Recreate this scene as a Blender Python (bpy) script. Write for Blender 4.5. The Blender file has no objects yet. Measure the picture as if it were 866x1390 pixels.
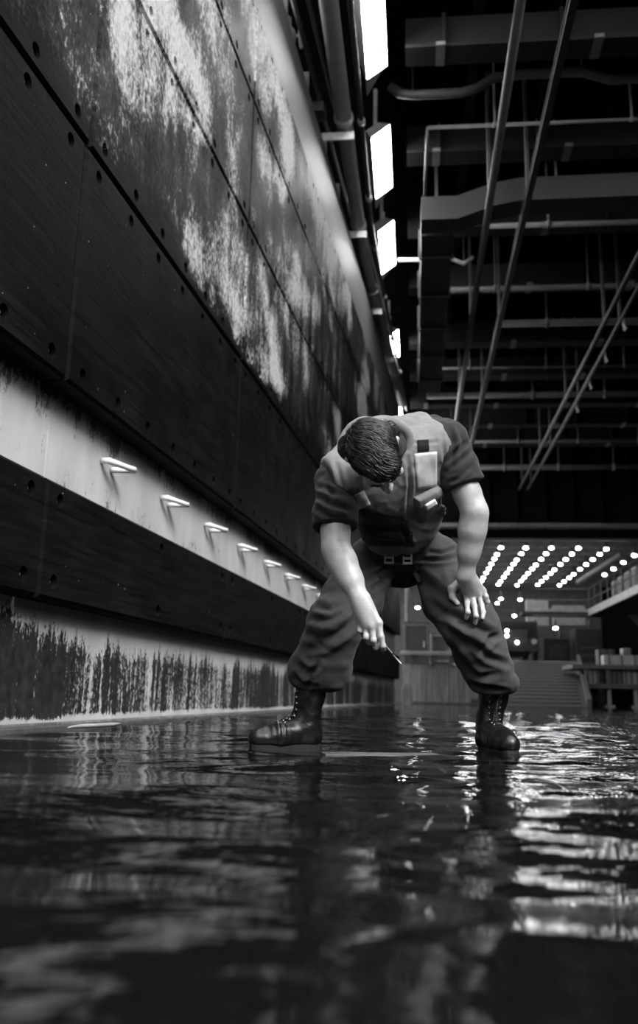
import bpy, bmesh, math, random
import numpy as np
from math import sin, cos, pi, radians
from mathutils import Vector, Matrix
from mathutils.bvhtree import BVHTree
import openvdb

random.seed(7)
RNG = np.random.default_rng(11)
SC = bpy.context.scene
COL = SC.collection

# ------------------------------------------------------------------ camera
F, CX, CY, CAMH = 1264.0, 433.0, 650.0, 0.208
YAW, PITCH, ROLL = radians(5.947), radians(13.061), radians(1.2)
FH = Vector((-sin(YAW), cos(YAW), 0)); RH = Vector((cos(YAW), sin(YAW), 0)); UZ = Vector((0, 0, 1))
FW = cos(PITCH) * FH + sin(PITCH) * UZ
U0 = -sin(PITCH) * FH + cos(PITCH) * UZ
CR = cos(ROLL) * RH + sin(ROLL) * U0
CU = cos(ROLL) * U0 - sin(ROLL) * RH
CAM = Vector((0, 0, CAMH))


def ray(px, py):
    return (FW + CR * ((px - CX) / F) - CU * ((py - CY) / F)).normalized()


def P(px, py, dep):
    """point seen at a pixel, at a horizontal distance dep ahead of the camera"""
    v = ray(px, py)
    return CAM + v * (dep / v.dot(FH))


def PY(px, py, y):
    v = ray(px, py)
    return CAM + v * (y / v.y)


def PZ(px, py, z):
    v = ray(px, py)
    return CAM + v * ((z - CAMH) / v.z)


def project(p):
    d = Vector(p) - CAM
    return CX + F * d.dot(CR) / d.dot(FW), CY - F * d.dot(CU) / d.dot(FW)


cam_d = bpy.data.cameras.new('camera')
cam_d.sensor_fit = 'VERTICAL'; cam_d.sensor_height = 36.0
cam_d.lens = F / 1390.0 * 36.0
cam_d.shift_y = -45.0 / 1390.0
cam_d.clip_start = 0.02; cam_d.clip_end = 300
cam_d.dof.use_dof = True; cam_d.dof.focus_distance = 3.72; cam_d.dof.aperture_fstop = 2.6
cam = bpy.data.objects.new('camera', cam_d); COL.objects.link(cam)
m = Matrix((CR, CU, -FW)).transposed().to_4x4(); m.translation = CAM
cam.matrix_world = m
SC.camera = cam

# ------------------------------------------------------------------ materials


class NT:
    def __init__(s, name):
        s.m = bpy.data.materials.new(name); s.m.use_nodes = True
        s.t = s.m.node_tree; s.b = s.t.nodes['Principled BSDF']; s.o = s.t.nodes['Material Output']

    def n(s, typ, **kw):
        nd = s.t.nodes.new(typ)
        for k, v in kw.items():
            if k.startswith('i_'):
                nd.inputs[k[2:].replace('_', ' ')].default_value = v
            else:
                setattr(nd, k, v)
        return nd

    def l(s, a, b): s.t.links.new(a, b)

    def math(s, op, a, b=None, clamp=False):
        nd = s.t.nodes.new('ShaderNodeMath'); nd.operation = op; nd.use_clamp = clamp
        for i, v in enumerate((a, b)):
            if v is None: continue
            if isinstance(v, (int, float)): nd.inputs[i].default_value = v
            else: s.l(v, nd.inputs[i])
        return nd.outputs[0]

    def ramp(s, fac, stops, interp='LINEAR'):
        nd = s.t.nodes.new('ShaderNodeValToRGB'); nd.color_ramp.interpolation = interp
        e = nd.color_ramp.elements
        while len(e) < len(stops): e.new(0.5)
        for el, (p, v) in zip(e, stops):
            el.position = p; el.color = (v, v, v, 1)
        s.l(fac, nd.inputs[0]); return nd.outputs[0]

    def noise(s, vec, scale, detail=4, rough=0.55, dist=0.0):
        nd = s.n('ShaderNodeTexNoise'); nd.inputs['Scale'].default_value = scale
        nd.inputs['Detail'].default_value = detail; nd.inputs['Roughness'].default_value = rough
        nd.inputs['Distortion'].default_value = dist
        if vec is not None: s.l(vec, nd.inputs['Vector'])
        return nd.outputs['Fac']

    def mapping(s, vec, scale=(1, 1, 1), rot=(0, 0, 0), loc=(0, 0, 0)):
        nd = s.n('ShaderNodeMapping')
        nd.inputs['Scale'].default_value = scale; nd.inputs['Rotation'].default_value = rot; nd.inputs['Location'].default_value = loc
        s.l(vec, nd.inputs['Vector']); return nd.outputs['Vector']

    def mix(s, fac, a, b):
        nd = s.n('ShaderNodeMix', data_type='FLOAT')
        for sock, v in ((nd.inputs[0], fac), (nd.inputs[2], a), (nd.inputs[3], b)):
            if isinstance(v, (int, float)): sock.default_value = v
            else: s.l(v, sock)
        return nd.outputs[0]

    def col(s, v): s.l(v, s.b.inputs['Base Color'])

    def bump(s, h, strength=0.3, dist=0.01):
        nd = s.n('ShaderNodeBump'); nd.inputs['Strength'].default_value = strength; nd.inputs['Distance'].default_value = dist
        s.l(h, nd.inputs['Height']); s.l(nd.outputs[0], s.b.inputs['Normal'])


def pmat(name, v, rough=0.6, metal=0.0, var=0.25, scale=8, bump=0.15, bdist=0.004, spec=0.5, stretch=(1, 1, 1)):
    t = NT(name)
    tc = t.n('ShaderNodeTexCoord').outputs['Object']
    mp = t.mapping(tc, stretch)
    nz = t.noise(mp, scale, 5, 0.6)
    t.col(t.ramp(nz, [(0.25, v * (1 - var)), (0.75, min(1, v * (1 + var)))]))
    t.b.inputs['Roughness'].default_value = rough; t.b.inputs['Metallic'].default_value = metal
    t.b.inputs['Specular IOR Level'].default_value = spec
    if bump: t.bump(t.noise(mp, scale * 3, 4), bump, bdist)
    return t.m


def emat(name, strength):
    t = NT(name)
    t.b.inputs['Base Color'].default_value = (.8, .8, .8, 1)
    t.b.inputs['Emission Color'].default_value = (1, 1, 1, 1); t.b.inputs['Emission Strength'].default_value = strength
    return t.m


WANG = radians(4.027)
O_W = Vector((-2.2349, 0.1573, 0))  # foot of the wall beside the camera
DW = Vector((sin(WANG), cos(WANG), 0)); NW = Vector((cos(WANG), -sin(WANG), 0))
O_W = NW * -2.39
WROT = pi / 2 - WANG


def W(s, z, off=0.0): return O_W + DW * s + NW * off + UZ * z


def wall_vec(t):
    """coordinates that run along (x) and up (z) the inclined wing wall, in metres"""
    g = t.n('ShaderNodeNewGeometry').outputs['Position']
    return t.mapping(g, rot=(0, 0, -WROT), loc=(0, 0, 0))


def mat_white_wall():
    t = NT('rusted_white_paint'); v = wall_vec(t)
    sx = t.n('ShaderNodeSeparateXYZ'); t.l(v, sx.inputs[0]); S, Z = sx.outputs[0], sx.outputs[2]
    streak = t.noise(t.mapping(v, (6.5, 1, 1.1)), 1.0, 6, 0.65)
    fine = t.noise(t.mapping(v, (60, 1, 30)), 1.0, 6, 0.75)
    block = t.noise(t.mapping(v, (1.35, 1, 0.55), loc=(0.4, 0, 0)), 1.0, 2, 0.4)
    # the lower strake, where the coating has worn down to dark steel
    def lin(terms, bias):
        r = bias
        for nz, k in terms: r = t.math('ADD', t.math('MULTIPLY', t.math('SUBTRACT', nz, 0.5), k), r)
        return r
    run = t.noise(t.mapping(v, (17, 1, 0.7)), 1.0, 4, 0.6)
    zlow = t.math('SUBTRACT', t.math('MULTIPLY', t.math('MULTIPLY', t.ramp(Z, [(0.03, 0), (0.075, 1)]), t.ramp(Z, [(0.40, 1), (0.64, 0)])), 2.0), 1.2)
    low = t.ramp(lin([(streak, 2.2), (run, 3.3), (fine, 4.6), (block, 3.4)], zlow), [(0.0, 0), (0.28, 1)])
    low = t.math('MULTIPLY', low, t.math('LESS_THAN', Z, 0.7))
    # the upper strake: stains hanging under the fenders, pitting above the lower fender
    zt = t.ramp(t.math('MULTIPLY', t.math('SUBTRACT', Z, 1.3), 1.7), [(0.0, 0.55), (0.3, 0.25), (0.55, 0.0), (0.72, 0.3), (0.95, 1.0)])
    st2 = t.noise(t.mapping(v, (11, 1, 2.2), loc=(3, 0, 1)), 1.0, 5, 0.6)
    f2 = t.noise(t.mapping(v, (48, 1, 26)), 1.0, 6, 0.75)
    b2 = t.noise(t.mapping(v, (2.0, 1, 1.0), loc=(7, 0, 0)), 1.0, 2, 0.4)
    up = t.ramp(lin([(st2, 2.4), (f2, 3.4), (b2, 2.2)], t.math('SUBTRACT', zt, 0.75)), [(0.0, 0), (0.35, 0.9)])
    up = t.math('MULTIPLY', up, t.math('GREATER_THAN', Z, 1.0))
    # paint
    soft = t.noise(t.mapping(v, (2.5, 1, 0.9)), 1.0, 5, 0.6)
    paint = t.ramp(soft, [(0.25, 0.38), (0.7, 0.58)])
    dark = t.ramp(t.noise(t.mapping(v, (18, 1, 18)), 1.0, 5), [(0.3, 0.006), (0.75, 0.035)])
    mask = t.math('MAXIMUM', low, up)
    t.col(t.mix(mask, paint, dark))
    t.b.inputs['Roughness'].default_value = 0.5
    seam = t.math('ABSOLUTE', t.math('SUBTRACT', t.math('FRACT', t.math('MULTIPLY', t.math('SUBTRACT', S, 4.72), 0.41)), 0.0))
    sm = t.ramp(seam, [(0.0, 1), (0.006, 0)])
    t.bump(t.math('ADD', t.math('MULTIPLY', mask, -0.4), t.math('MULTIPLY', sm, -1.2)), 0.5, 0.006)
    return t.m


def mat_fender(scraped):
    t = NT('scraped_tarred_timber' if scraped else 'black_tarred_timber'); v = wall_vec(t)
    sx = t.n('ShaderNodeSeparateXYZ'); t.l(v, sx.inputs[0]); S, Z = sx.outputs[0], sx.outputs[2]
    grain = t.noise(t.mapping(v, (1.6, 1, 34)), 1.0, 6, 0.65)
    blotch = t.noise(t.mapping(v, (2.2, 1, 2.2)), 1.0, 5, 0.6)
    base = t.math('MULTIPLY', t.ramp(grain, [(0.3, 0.0018), (0.75, 0.009)]), t.ramp(blotch, [(0.3, 0.6), (0.7, 1.5)]))
    if scraped:
        def lin(terms, bias):
            r = bias
            for nz, k_ in terms: r = t.math('ADD', t.math('MULTIPLY', t.math('SUBTRACT', nz, 0.5), k_), r)
            return r
        big = t.noise(t.mapping(v, (0.55, 1, 0.8), rot=(0, 0.55, 0), loc=(1.15, 0, 0.3)), 1.0, 2, 0.5, 0.5)
        run = t.noise(t.mapping(v, (2.6, 1, 1.0), rot=(0, -0.75, 0)), 1.0, 5, 0.65, 0.7)
        fine = t.noise(t.mapping(v, (26, 1, 20), rot=(0, -0.4, 0)), 1.0, 8, 0.8)
        zz = t.ramp(t.math('MULTIPLY', t.math('SUBTRACT', Z, 1.9), 0.185), [(0.0, 0.0), (0.262, 0.02), (0.285, 0.75), (0.5, 1.0), (1.0, 1.0)])
        fr = t.math('FRACT', t.math('MULTIPLY', t.math('SUBTRACT', Z, 1.87), 0.685))
        mid = t.ramp(t.math('ABSOLUTE', t.math('SUBTRACT', fr, 0.5)), [(0.25, 1), (0.5, 0.72)])
        bias = t.math('SUBTRACT', t.math('MULTIPLY', t.math('MULTIPLY', zz, mid), 2.0), 1.9)
        a = lin([(big, 5.2), (run, 2.6), (fine, 3.0)], bias)
        k = t.ramp(a, [(0.0, 0), (0.65, 1.0)])
        hz = lin([(big, 2.0), (run, 2.0), (fine, 2.2)], bias)
        haze = t.ramp(t.math('ADD', hz, 0.5), [(0.0, 0), (1.0, 0.07)])
        base = t.math('ADD', base, haze)
        c = t.mix(k, base, t.ramp(fine, [(0.3, 0.24), (0.65, 0.6)]))
        t.col(c)
        rg = t.mix(k, t.ramp(blotch, [(0.3, 0.42), (0.7, 0.62)]), 0.7)
    else:
        t.col(base)
        rg = t.ramp(blotch, [(0.3, 0.55), (0.7, 0.75)])
    vo = t.n('ShaderNodeTexVoronoi'); vo.inputs['Scale'].default_value = 17; t.l(v, vo.inputs['Vector'])
    vs_ = t.n('ShaderNodeSeparateColor'); t.l(vo.outputs['Color'], vs_.inputs[0])
    glint_dots = t.math('MULTIPLY', t.math('LESS_THAN', vo.outputs['Distance'], 0.075), t.math('GREATER_THAN', vs_.outputs[0], 0.86))  # pale dots painted on the boards as glints of wet droplets
    glint_dots = t.math('MULTIPLY', glint_dots, t.ramp(blotch, [(0.45, 0), (0.55, 1)]))
    cl = t.b.inputs['Base Color'].links[0].from_socket
    t.col(t.mix(glint_dots, cl, 0.35))
    t.l(rg, t.b.inputs['Roughness'])
    t.b.inputs['Specular IOR Level'].default_value = 0.03
    t.bump(t.math('ADD', grain, t.math('MULTIPLY', t.noise(t.mapping(v, (45, 1, 45)), 1.0, 3), 0.5)), 0.35, 0.006)
    return t.m


def mat_water():
    t = NT('dark_rippled_water')
    g = t.n('ShaderNodeNewGeometry').outputs['Position']
    t.b.inputs['Base Color'].default_value = (0.004, 0.004, 0.004, 1)
    t.b.inputs['Roughness'].default_value = 0.035; t.b.inputs['IOR'].default_value = 1.33
    t.b.inputs['Specular IOR Level'].default_value = 0.5
    a = t.noise(t.mapping(g, (5, 9, 1)), 1.0, 3, 0.5, 0.6)
    b = t.noise(t.mapping(g, (17, 30, 1)), 1.0, 2, 0.5, 0.4)
    t.bump(t.math('ADD', t.math('MULTIPLY', a, 1.0), t.math('MULTIPLY', b, 0.4)), 0.26, 0.010)
    return t.m


def mat_cloth(name, v, var=0.25, weave=600, rough=0.85, spec=0.2):
    t = NT(name); tc = t.n('ShaderNodeTexCoord').outputs['Object']
    nz = t.noise(tc, 9, 5, 0.6)
    t.col(t.ramp(nz, [(0.3, v * (1 - var)), (0.7, v * (1 + var))]))
    t.b.inputs['Roughness'].default_value = rough; t.b.inputs['Specular IOR Level'].default_value = spec
    t.b.inputs['Sheen Weight'].default_value = 0.08
    t.bump(t.math('ADD', t.noise(tc, 38, 4, 0.6), t.math('MULTIPLY', t.noise(tc, weave, 2), 0.25)), 0.3, 0.006)
    return t.m


def mat_skin():
    t = NT('skin'); tc = t.n('ShaderNodeTexCoord').outputs['Object']
    nz = t.noise(tc, 30, 5, 0.6)
    t.col(t.ramp(nz, [(0.3, 0.38), (0.7, 0.51)]))
    t.b.inputs['Roughness'].default_value = 0.38; t.b.inputs['Specular IOR Level'].default_value = 0.5
    t.b.inputs['Subsurface Weight'].default_value = 0.12; t.b.inputs['Subsurface Scale'].default_value = 0.008
    t.b.inputs['Subsurface Radius'].default_value = (1, 1, 1)
    t.bump(t.noise(tc, 160, 3), 0.12, 0.002)
    return t.m


def mat_hair():
    t = NT('dark_hair'); tc = t.n('ShaderNodeTexCoord').outputs['Object']
    nz = t.noise(t.mapping(tc, (60, 160, 60), rot=(0.3, 0.2, 0.5)), 1.0, 4, 0.6, 0.8)
    t.col(t.ramp(nz, [(0.3, 0.003), (0.75, 0.014)]))
    t.b.inputs['Roughness'].default_value = 0.4; t.b.inputs['Specular IOR Level'].default_value = 0.5
    t.bump(nz, 0.5, 0.004)
    return t.m


M = dict(
    white=mat_white_wall(), fender=mat_fender(True), fender_low=mat_fender(False), water=mat_water(),
    steel=pmat('bare_steel', 0.35, 0.35, 0.8), kerb=pmat('wet_grey_kerb', 0.09, 0.25, 0, 0.3, 6),
    rung=pmat('white_painted_steel', 0.78, 0.45, 0, 0.1, 30, 0.2),
    coaming=pmat('grey_painted_plate', 0.13, 0.55, 0, 0.15, 3, 0.08), pipe=pmat('grey_pipe_paint', 0.3, 0.5, 0, 0.15, 6),
    pipe_over=pmat('overhead_pipe_paint', 0.065, 0.5, 0, 0.2, 6), pipe_dark=pmat('dark_conduit_paint', 0.02, 0.5), bracket=pmat('pale_bracket_paint', 0.6, 0.5),
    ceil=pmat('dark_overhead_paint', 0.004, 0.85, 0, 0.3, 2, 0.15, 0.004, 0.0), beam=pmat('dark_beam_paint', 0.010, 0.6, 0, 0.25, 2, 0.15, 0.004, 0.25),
    duct=pmat('duct_lagging', 0.014, 0.6, 0, 0.2, 3), tag=pmat('pale_tag_plate', 0.12, 0.5), railm=pmat('overhead_rail_paint', 0.06, 0.45),
    floor=pmat('dark_deck_steel', 0.03, 0.5), grey=pmat('mid_grey_paint', 0.25, 0.6), bgdark=pmat('black_machinery_paint', 0.012, 0.6),
    bgmid=pmat('worn_grey_steel', 0.07, 0.6, 0, 0.4, 4), bglight=pmat('pale_grey_steel', 0.3, 0.55, 0, 0.3, 4), tan=pmat('weathered_board', 0.2, 0.7, 0, 0.5, 3, 0.2, 0.01, 0.4, (4, 4, .5)),
    rubber=pmat('black_rubber', 0.02, 0.6), housing=pmat('white_lamp_housing', 0.55, 0.5), ramp=pmat('dark_ramp_coating', 0.045, 0.6),
    lamp=emat('lamp_diffuser_glow', 60), bulb=emat('lamp_bulb_glow', 36), dimlamp=emat('lamp_small_glow', 14),
    skin=mat_skin(), hair=mat_hair(), trousers=mat_cloth('trouser_cloth', 0.05), shirt=mat_cloth('shirt_cloth', 0.027), vest=mat_cloth('vest_cloth', 0.19, 0.2),
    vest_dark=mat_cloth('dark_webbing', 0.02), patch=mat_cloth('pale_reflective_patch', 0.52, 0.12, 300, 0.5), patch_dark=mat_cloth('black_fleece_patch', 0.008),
    label=mat_cloth('white_label', 0.85, 0.05), boot=pmat('black_boot_leather', 0.008, 0.32, 0, 0.3, 40, 0.35, 0.003), sole=pmat('black_boot_rubber', 0.012, 0.6),
    lace=pmat('bootlace', 0.025, 0.6), eyelet=pmat('steel_eyelet', 0.3, 0.35, 1.0), buckle=pmat('grey_plastic_buckle', 0.22, 0.35), tool=pmat('black_tool_plastic', 0.015, 0.35),
    eye=pmat('eye_white', 0.6, 0.2, 0, 0.05),
)

# ------------------------------------------------------------------ mesh helpers


class MB:
    def __init__(s): s.v = []; s.f = []; s.mi = []; s.sm = []

    def add(s, vs, fs, mi=0, smooth=False):
        o = len(s.v); s.v += [Vector(v) for v in vs]
        for f in fs:
            s.f.append([i + o for i in f]); s.mi.append(mi); s.sm.append(smooth)
        return s

    def box(s, c, d, rot=None, bev=0.0, mi=0):
        hx, hy, hz = d[0] / 2, d[1] / 2, d[2] / 2
        b = min(bev, hx * .9, hy * .9, hz * .9)
        R = rot if rot is not None else Matrix.Identity(3)
        c = Vector(c)
        if b <= 0:
            vs = [c + R @ Vector((x * hx, y * hy, z * hz)) for x in (-1, 1) for y in (-1, 1) for z in (-1, 1)]
            return s.add(vs, [(0, 1, 3, 2), (4, 6, 7, 5), (0, 4, 5, 1), (2, 3, 7, 6), (0, 2, 6, 4), (1, 5, 7, 3)], mi)
        bm = bmesh.new(); bmesh.ops.create_cube(bm, size=1)
        for v in bm.verts: v.co = Vector((v.co.x * 2 * hx, v.co.y * 2 * hy, v.co.z * 2 * hz))
        bmesh.ops.bevel(bm, geom=bm.edges[:], offset=b, segments=2, profile=0.6, affect='EDGES')
        bm.verts.index_update()
        s.add([c + R @ v.co for v in bm.verts], [[v.index for v in f.verts] for f in bm.faces], mi); bm.free()
        return s

    def tube(s, pts, r, n=12, caps=True, mi=0, closed=False, smooth=True):
        pts = [Vector(p) for p in pts]; N = len(pts)
        rs = r if isinstance(r, (list, tuple)) else [r] * N
        vs = []; prev = None
        for i, p in enumerate(pts):
            if closed: t = (pts[(i + 1) % N] - pts[i - 1])
            else: t = pts[min(i + 1, N - 1)] - pts[max(i - 1, 0)]
            t.normalize()
            if prev is None:
                a = t.orthogonal().normalized()
            else:
                a = (prev - t * prev.dot(t)); a = a.normalized() if a.length > 1e-6 else t.orthogonal().normalized()
            prev = a; b = t.cross(a)
            k = 1.0
            if 0 < i < N - 1 or closed:
                d1 = (p - pts[i - 1]).normalized(); k = 1 / max(0.5, math.sqrt(max(0.0, (1 + d1.dot((pts[(i + 1) % N] - p).normalized())) / 2)))
            for j in range(n):
                an = 2 * pi * j / n
                vs.append(p + (a * cos(an) + b * sin(an)) * rs[i] * (k if k < 1.3 else 1.3))
        fs = []
        for i in range(N if closed else N - 1):
            i2 = (i + 1) % N
            for j in range(n):
                fs.append((i * n + j, i * n + (j + 1) % n, i2 * n + (j + 1) % n, i2 * n + j))
        s.add(vs, fs, mi, smooth)
        if caps and not closed:
            o = len(s.v) - len(vs)
            s.f.append([o + j for j in range(n)][::-1]); s.mi.append(mi); s.sm.append(False)
            s.f.append([o + (N - 1) * n + j for j in range(n)]); s.mi.append(mi); s.sm.append(False)
        return s

    def prism(s, poly, ext, mi=0):
        """polygon of 3D points extruded by vector ext"""
        n = len(poly); ext = Vector(ext)
        vs = [Vector(p) for p in poly] + [Vector(p) + ext for p in poly]
        return s.add(vs, [list(range(n))[::-1], list(range(n, 2 * n))] + [(i, (i + 1) % n, n + (i + 1) % n, n + i) for i in range(n)], mi)

    def ball(s, c, r, sx=1, sy=1, sz=1, mi=0, n=16, rot=None):
        vs = []; fs = []; c = Vector(c); h = n // 2
        for i in range(h + 1):
            th = pi * i / h
            for j in range(n):
                ph = 2 * pi * j / n
                q = Vector((sin(th) * cos(ph) * sx, sin(th) * sin(ph) * sy, cos(th) * sz)) * r
                vs.append(c + (rot @ q if rot is not None else q))
        for i in range(h):
            for j in range(n):
                fs.append((i * n + j, (i + 1) * n + j, (i + 1) * n + (j + 1) % n, i * n + (j + 1) % n))
        return s.add(vs, fs, mi, True)

    def obj(s, name, mats, parent=None, loc=None, rotz=0.0, local=False, kind=None):
        """links ONE mesh object; vertices are world coordinates unless local"""
        if not isinstance(mats, (list, tuple)): mats = [mats]
        if parent is not None: Mi = parent_world(parent).inverted()
        elif loc is not None and not local: Mi = (Matrix.Translation(Vector(loc)) @ Matrix.Rotation(rotz, 4, 'Z')).inverted()
        else: Mi = Matrix.Identity(4)
        if local: Mi = Matrix.Identity(4)
        me = bpy.data.meshes.new(name)
        me.from_pydata([Mi @ v for v in s.v], [], s.f)
        for q in mats: me.materials.append(q)
        me.polygons.foreach_set('material_index', s.mi); me.polygons.foreach_set('use_smooth', s.sm)
        bm = bmesh.new(); bm.from_mesh(me); bmesh.ops.remove_doubles(bm, verts=bm.verts, dist=1e-6)
        bmesh.ops.recalc_face_normals(bm, faces=bm.faces); bm.to_mesh(me); bm.free()
        o = bpy.data.objects.new(name, me); COL.objects.link(o)
        if parent is not None: o.parent = parent
        elif loc is not None: o.location = loc; o.rotation_euler = (0, 0, rotz)
        if kind: o['kind'] = kind
        return o


def parent_world(o):
    Mx = Matrix.Translation(o.location) @ o.rotation_euler.to_matrix().to_4x4()
    return (parent_world(o.parent) @ Mx) if o.parent else Mx


def tag(o, label, cat, group=None):
    o['label'] = label; o['category'] = cat
    if group: o['group'] = group
    return o


def thing(name, label, cat, loc=(0, 0, 0), rotz=0.0, group=None):
    o = bpy.data.objects.new(name, None); COL.objects.link(o); o.empty_display_size = 0.1
    o.location = loc; o.rotation_euler = (0, 0, rotz)
    return tag(o, label, cat, group)


def dup(root, loc, label, rotz=None):
    r = root.copy(); COL.objects.link(r); r.location = loc; r['label'] = label
    if rotz is not None: r.rotation_euler = (0, 0, rotz)
    for ch in list(root.children):
        c = ch.copy(); COL.objects.link(c); c.parent = r
        for g in list(ch.children):
            d = g.copy(); COL.objects.link(d); d.parent = c
    return r


ORD = ['first', 'second', 'third', 'fourth', 'fifth', 'sixth', 'seventh', 'eighth', 'ninth', 'tenth', 'eleventh', 'twelfth', 'thirteenth', 'fourteenth', 'fifteenth', 'sixteenth', 'seventeenth', 'eighteenth', 'nineteenth', 'twentieth', 'twenty-first']
WALL_END = 26.4
CEIL_Z = 10.3
BEAM_Z = 9.22

# ------------------------------------------------------------------ setting
mb = MB(); mb.box((4, 29, -0.13), (22, 70, 0.2)); mb.obj('floor', M['floor'], kind='structure')
# wing wall on the near side, plus its thickness
mb = MB()
mb.prism([W(-3, -0.03, 0), W(WALL_END, -0.03, 0), W(WALL_END, -0.03, -0.6), W(-3, -0.03, -0.6)], (0, 0, 7.45))
mb.obj('wall_left', M['white'], kind='structure')
mb = MB(); mb.box(W(12, 0.0, 0.11), (30, 0.22, 0.06), Matrix.Rotation(WROT, 3, 'Z'), 0.01); mb.obj('baseboard_left', M['kerb'], kind='structure')
# the coaming plate along the top of the wing wall
mb = MB()
mb.prism([W(-3, 7.36, 0.15), W(-3, 7.36, -0.6), W(-3, 8.55, -0.6), W(-3, 8.55, 0.12), W(-3, 7.5, 0.15)], DW * (WALL_END + 3)); mb.obj('trim_1', M['coaming'], kind='structure')
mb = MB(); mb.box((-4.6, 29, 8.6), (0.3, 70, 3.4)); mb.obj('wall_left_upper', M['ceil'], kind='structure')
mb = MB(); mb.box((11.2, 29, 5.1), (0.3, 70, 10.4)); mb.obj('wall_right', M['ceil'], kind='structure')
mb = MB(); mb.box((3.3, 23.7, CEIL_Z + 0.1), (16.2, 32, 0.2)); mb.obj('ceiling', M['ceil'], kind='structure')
mb = MB(); mb.box((3.3, -6.2, 2.2), (16.2, 0.4, 4.6)); mb.obj('wall_light_block', M['ceil'], kind='structure')  # unseen wall behind the camera, added to cut the low sky light
mb = MB(); mb.box((3.3, 57.2, 4), (16.2, 0.3, 9)); mb.obj('wall_back', M['bgmid'], kind='structure')
# header bulkhead where the overhead steps down, and the lower overhead with its lamps
HDR_Y, LOW_Z = 37.2, 6.5
mb = MB(); mb.box((3.3, HDR_Y + 0.15, (LOW_Z + CEIL_Z) / 2), (16.2, 0.3, CEIL_Z - LOW_Z)); mb.box((3.3, HDR_Y - 0.1, LOW_Z + 0.1), (16.2, 0.3, 0.16))
for k in range(14): mb.box((-3.6 + k * 1.1, HDR_Y - 0.08, LOW_Z + 2), (0.1, 0.2, 3.6))
mb.obj('wall_header', M['ceil'], kind='structure')
mb = MB(); mb.box((3.3, 47, LOW_Z + 0.35), (16.2, 21, 0.15))
mb.obj('ceiling_low', M['bgmid'], kind='structure')

# ------------------------------------------------------------------ fender panels


def fender_mesh(name, L, Hh, T, cols, rows, hr, mats, a=None):
    """board with sunk bolt holes: local x along, z up, front face at y=-T"""
    mbx = MB(); a = a or hr * 1.5; ch = 0.018; g = 0.012
    x0, x1, z0, z1 = g + ch, L - g - ch, g + ch, Hh - g - ch
    xs = sorted(set([x0, x1] + [c + d for c in cols for d in (-a, a)])); zs = sorted(set([z0, z1] + [r + d for r in rows for d in (-a, a)]))
    holes = {(round(c, 4), round(r, 4)) for c in cols for r in rows}
    N = 16
    for i in range(len(xs) - 1):
        for j in range(len(zs) - 1):
            cx, cz = (xs[i] + xs[i + 1]) / 2, (zs[j] + zs[j + 1]) / 2
            if (round(cx, 4), round(cz, 4)) in holes and abs(xs[i + 1] - xs[i] - 2 * a) < 1e-4:
                sq, ci, bt, bi = [], [], [], []
                for k in range(N):
                    an = 2 * pi * k / N; dx, dz = cos(an), sin(an); q = a / max(abs(dx), abs(dz))
                    sq.append((cx + dx * q, -T, cz + dz * q)); ci.append((cx + dx * hr, -T, cz + dz * hr))
                    bt.append((cx + dx * hr * .92, -T + 0.055, cz + dz * hr * .92)); bi.append((cx, -T + 0.055, cz))
                for A, B in ((sq, ci), (ci, bt)):
                    mbx.add(A + B, [(k, (k + 1) % N, N + (k + 1) % N, N + k) for k in range(N)])
                mbx.add(bt, [list(range(N))])
                mbx.tube([(cx, -T + 0.055, cz), (cx, -T + 0.03, cz), (cx, -T + 0.022, cz)], [hr * .42, hr * .42, hr * .25], 6, mi=1, smooth=False)
            else:
                mbx.add([(xs[i], -T, zs[j]), (xs[i + 1], -T, zs[j]), (xs[i + 1], -T, zs[j + 1]), (xs[i], -T, zs[j + 1])], [(0, 1, 2, 3)])
    # chamfer and sides
    A = [(x0, -T, z0), (x1, -T, z0), (x1, -T, z1), (x0, -T, z1)]
    B = [(g, -T + ch, g), (L - g, -T + ch, g), (L - g, -T + ch, Hh - g), (g, -T + ch, Hh - g)]
    C = [(x, 0, z) for x, _, z in B]
    for U, V in ((A, B), (B, C)): mbx.add(U + V, [(k, (k + 1) % 4, 4 + (k + 1) % 4, 4 + k) for k in range(4)])
    mbx.add(C, [(0, 1, 2, 3)])
    return mbx


def lay_fenders(rows_def):
    for (name, z0, Hh, T, s0, step, cols, hr, mats, n, where, group) in rows_def:
        proto = None
        for i in range(n):
            s = s0 + i * step
            L = min(step, WALL_END - s)
            loc = W(s, z0, 0.002)
            lab = f'{where}, {ORD[i]} panel from the near end'
            if proto is not None and L > step - 1e-3:
                o = proto.copy(); COL.objects.link(o); o.location = loc
            else:
                cc = [c for c in cols if c < L - 0.1]
                mbx = fender_mesh(name, L, Hh, T, cc, [hr * 2.6, Hh - hr * 2.6], hr, mats)
                o = mbx.obj(name, mats, None, loc, WROT, local=True)
                if proto is None: proto = o
            tag(o, lab, 'fender panel', group)


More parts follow.
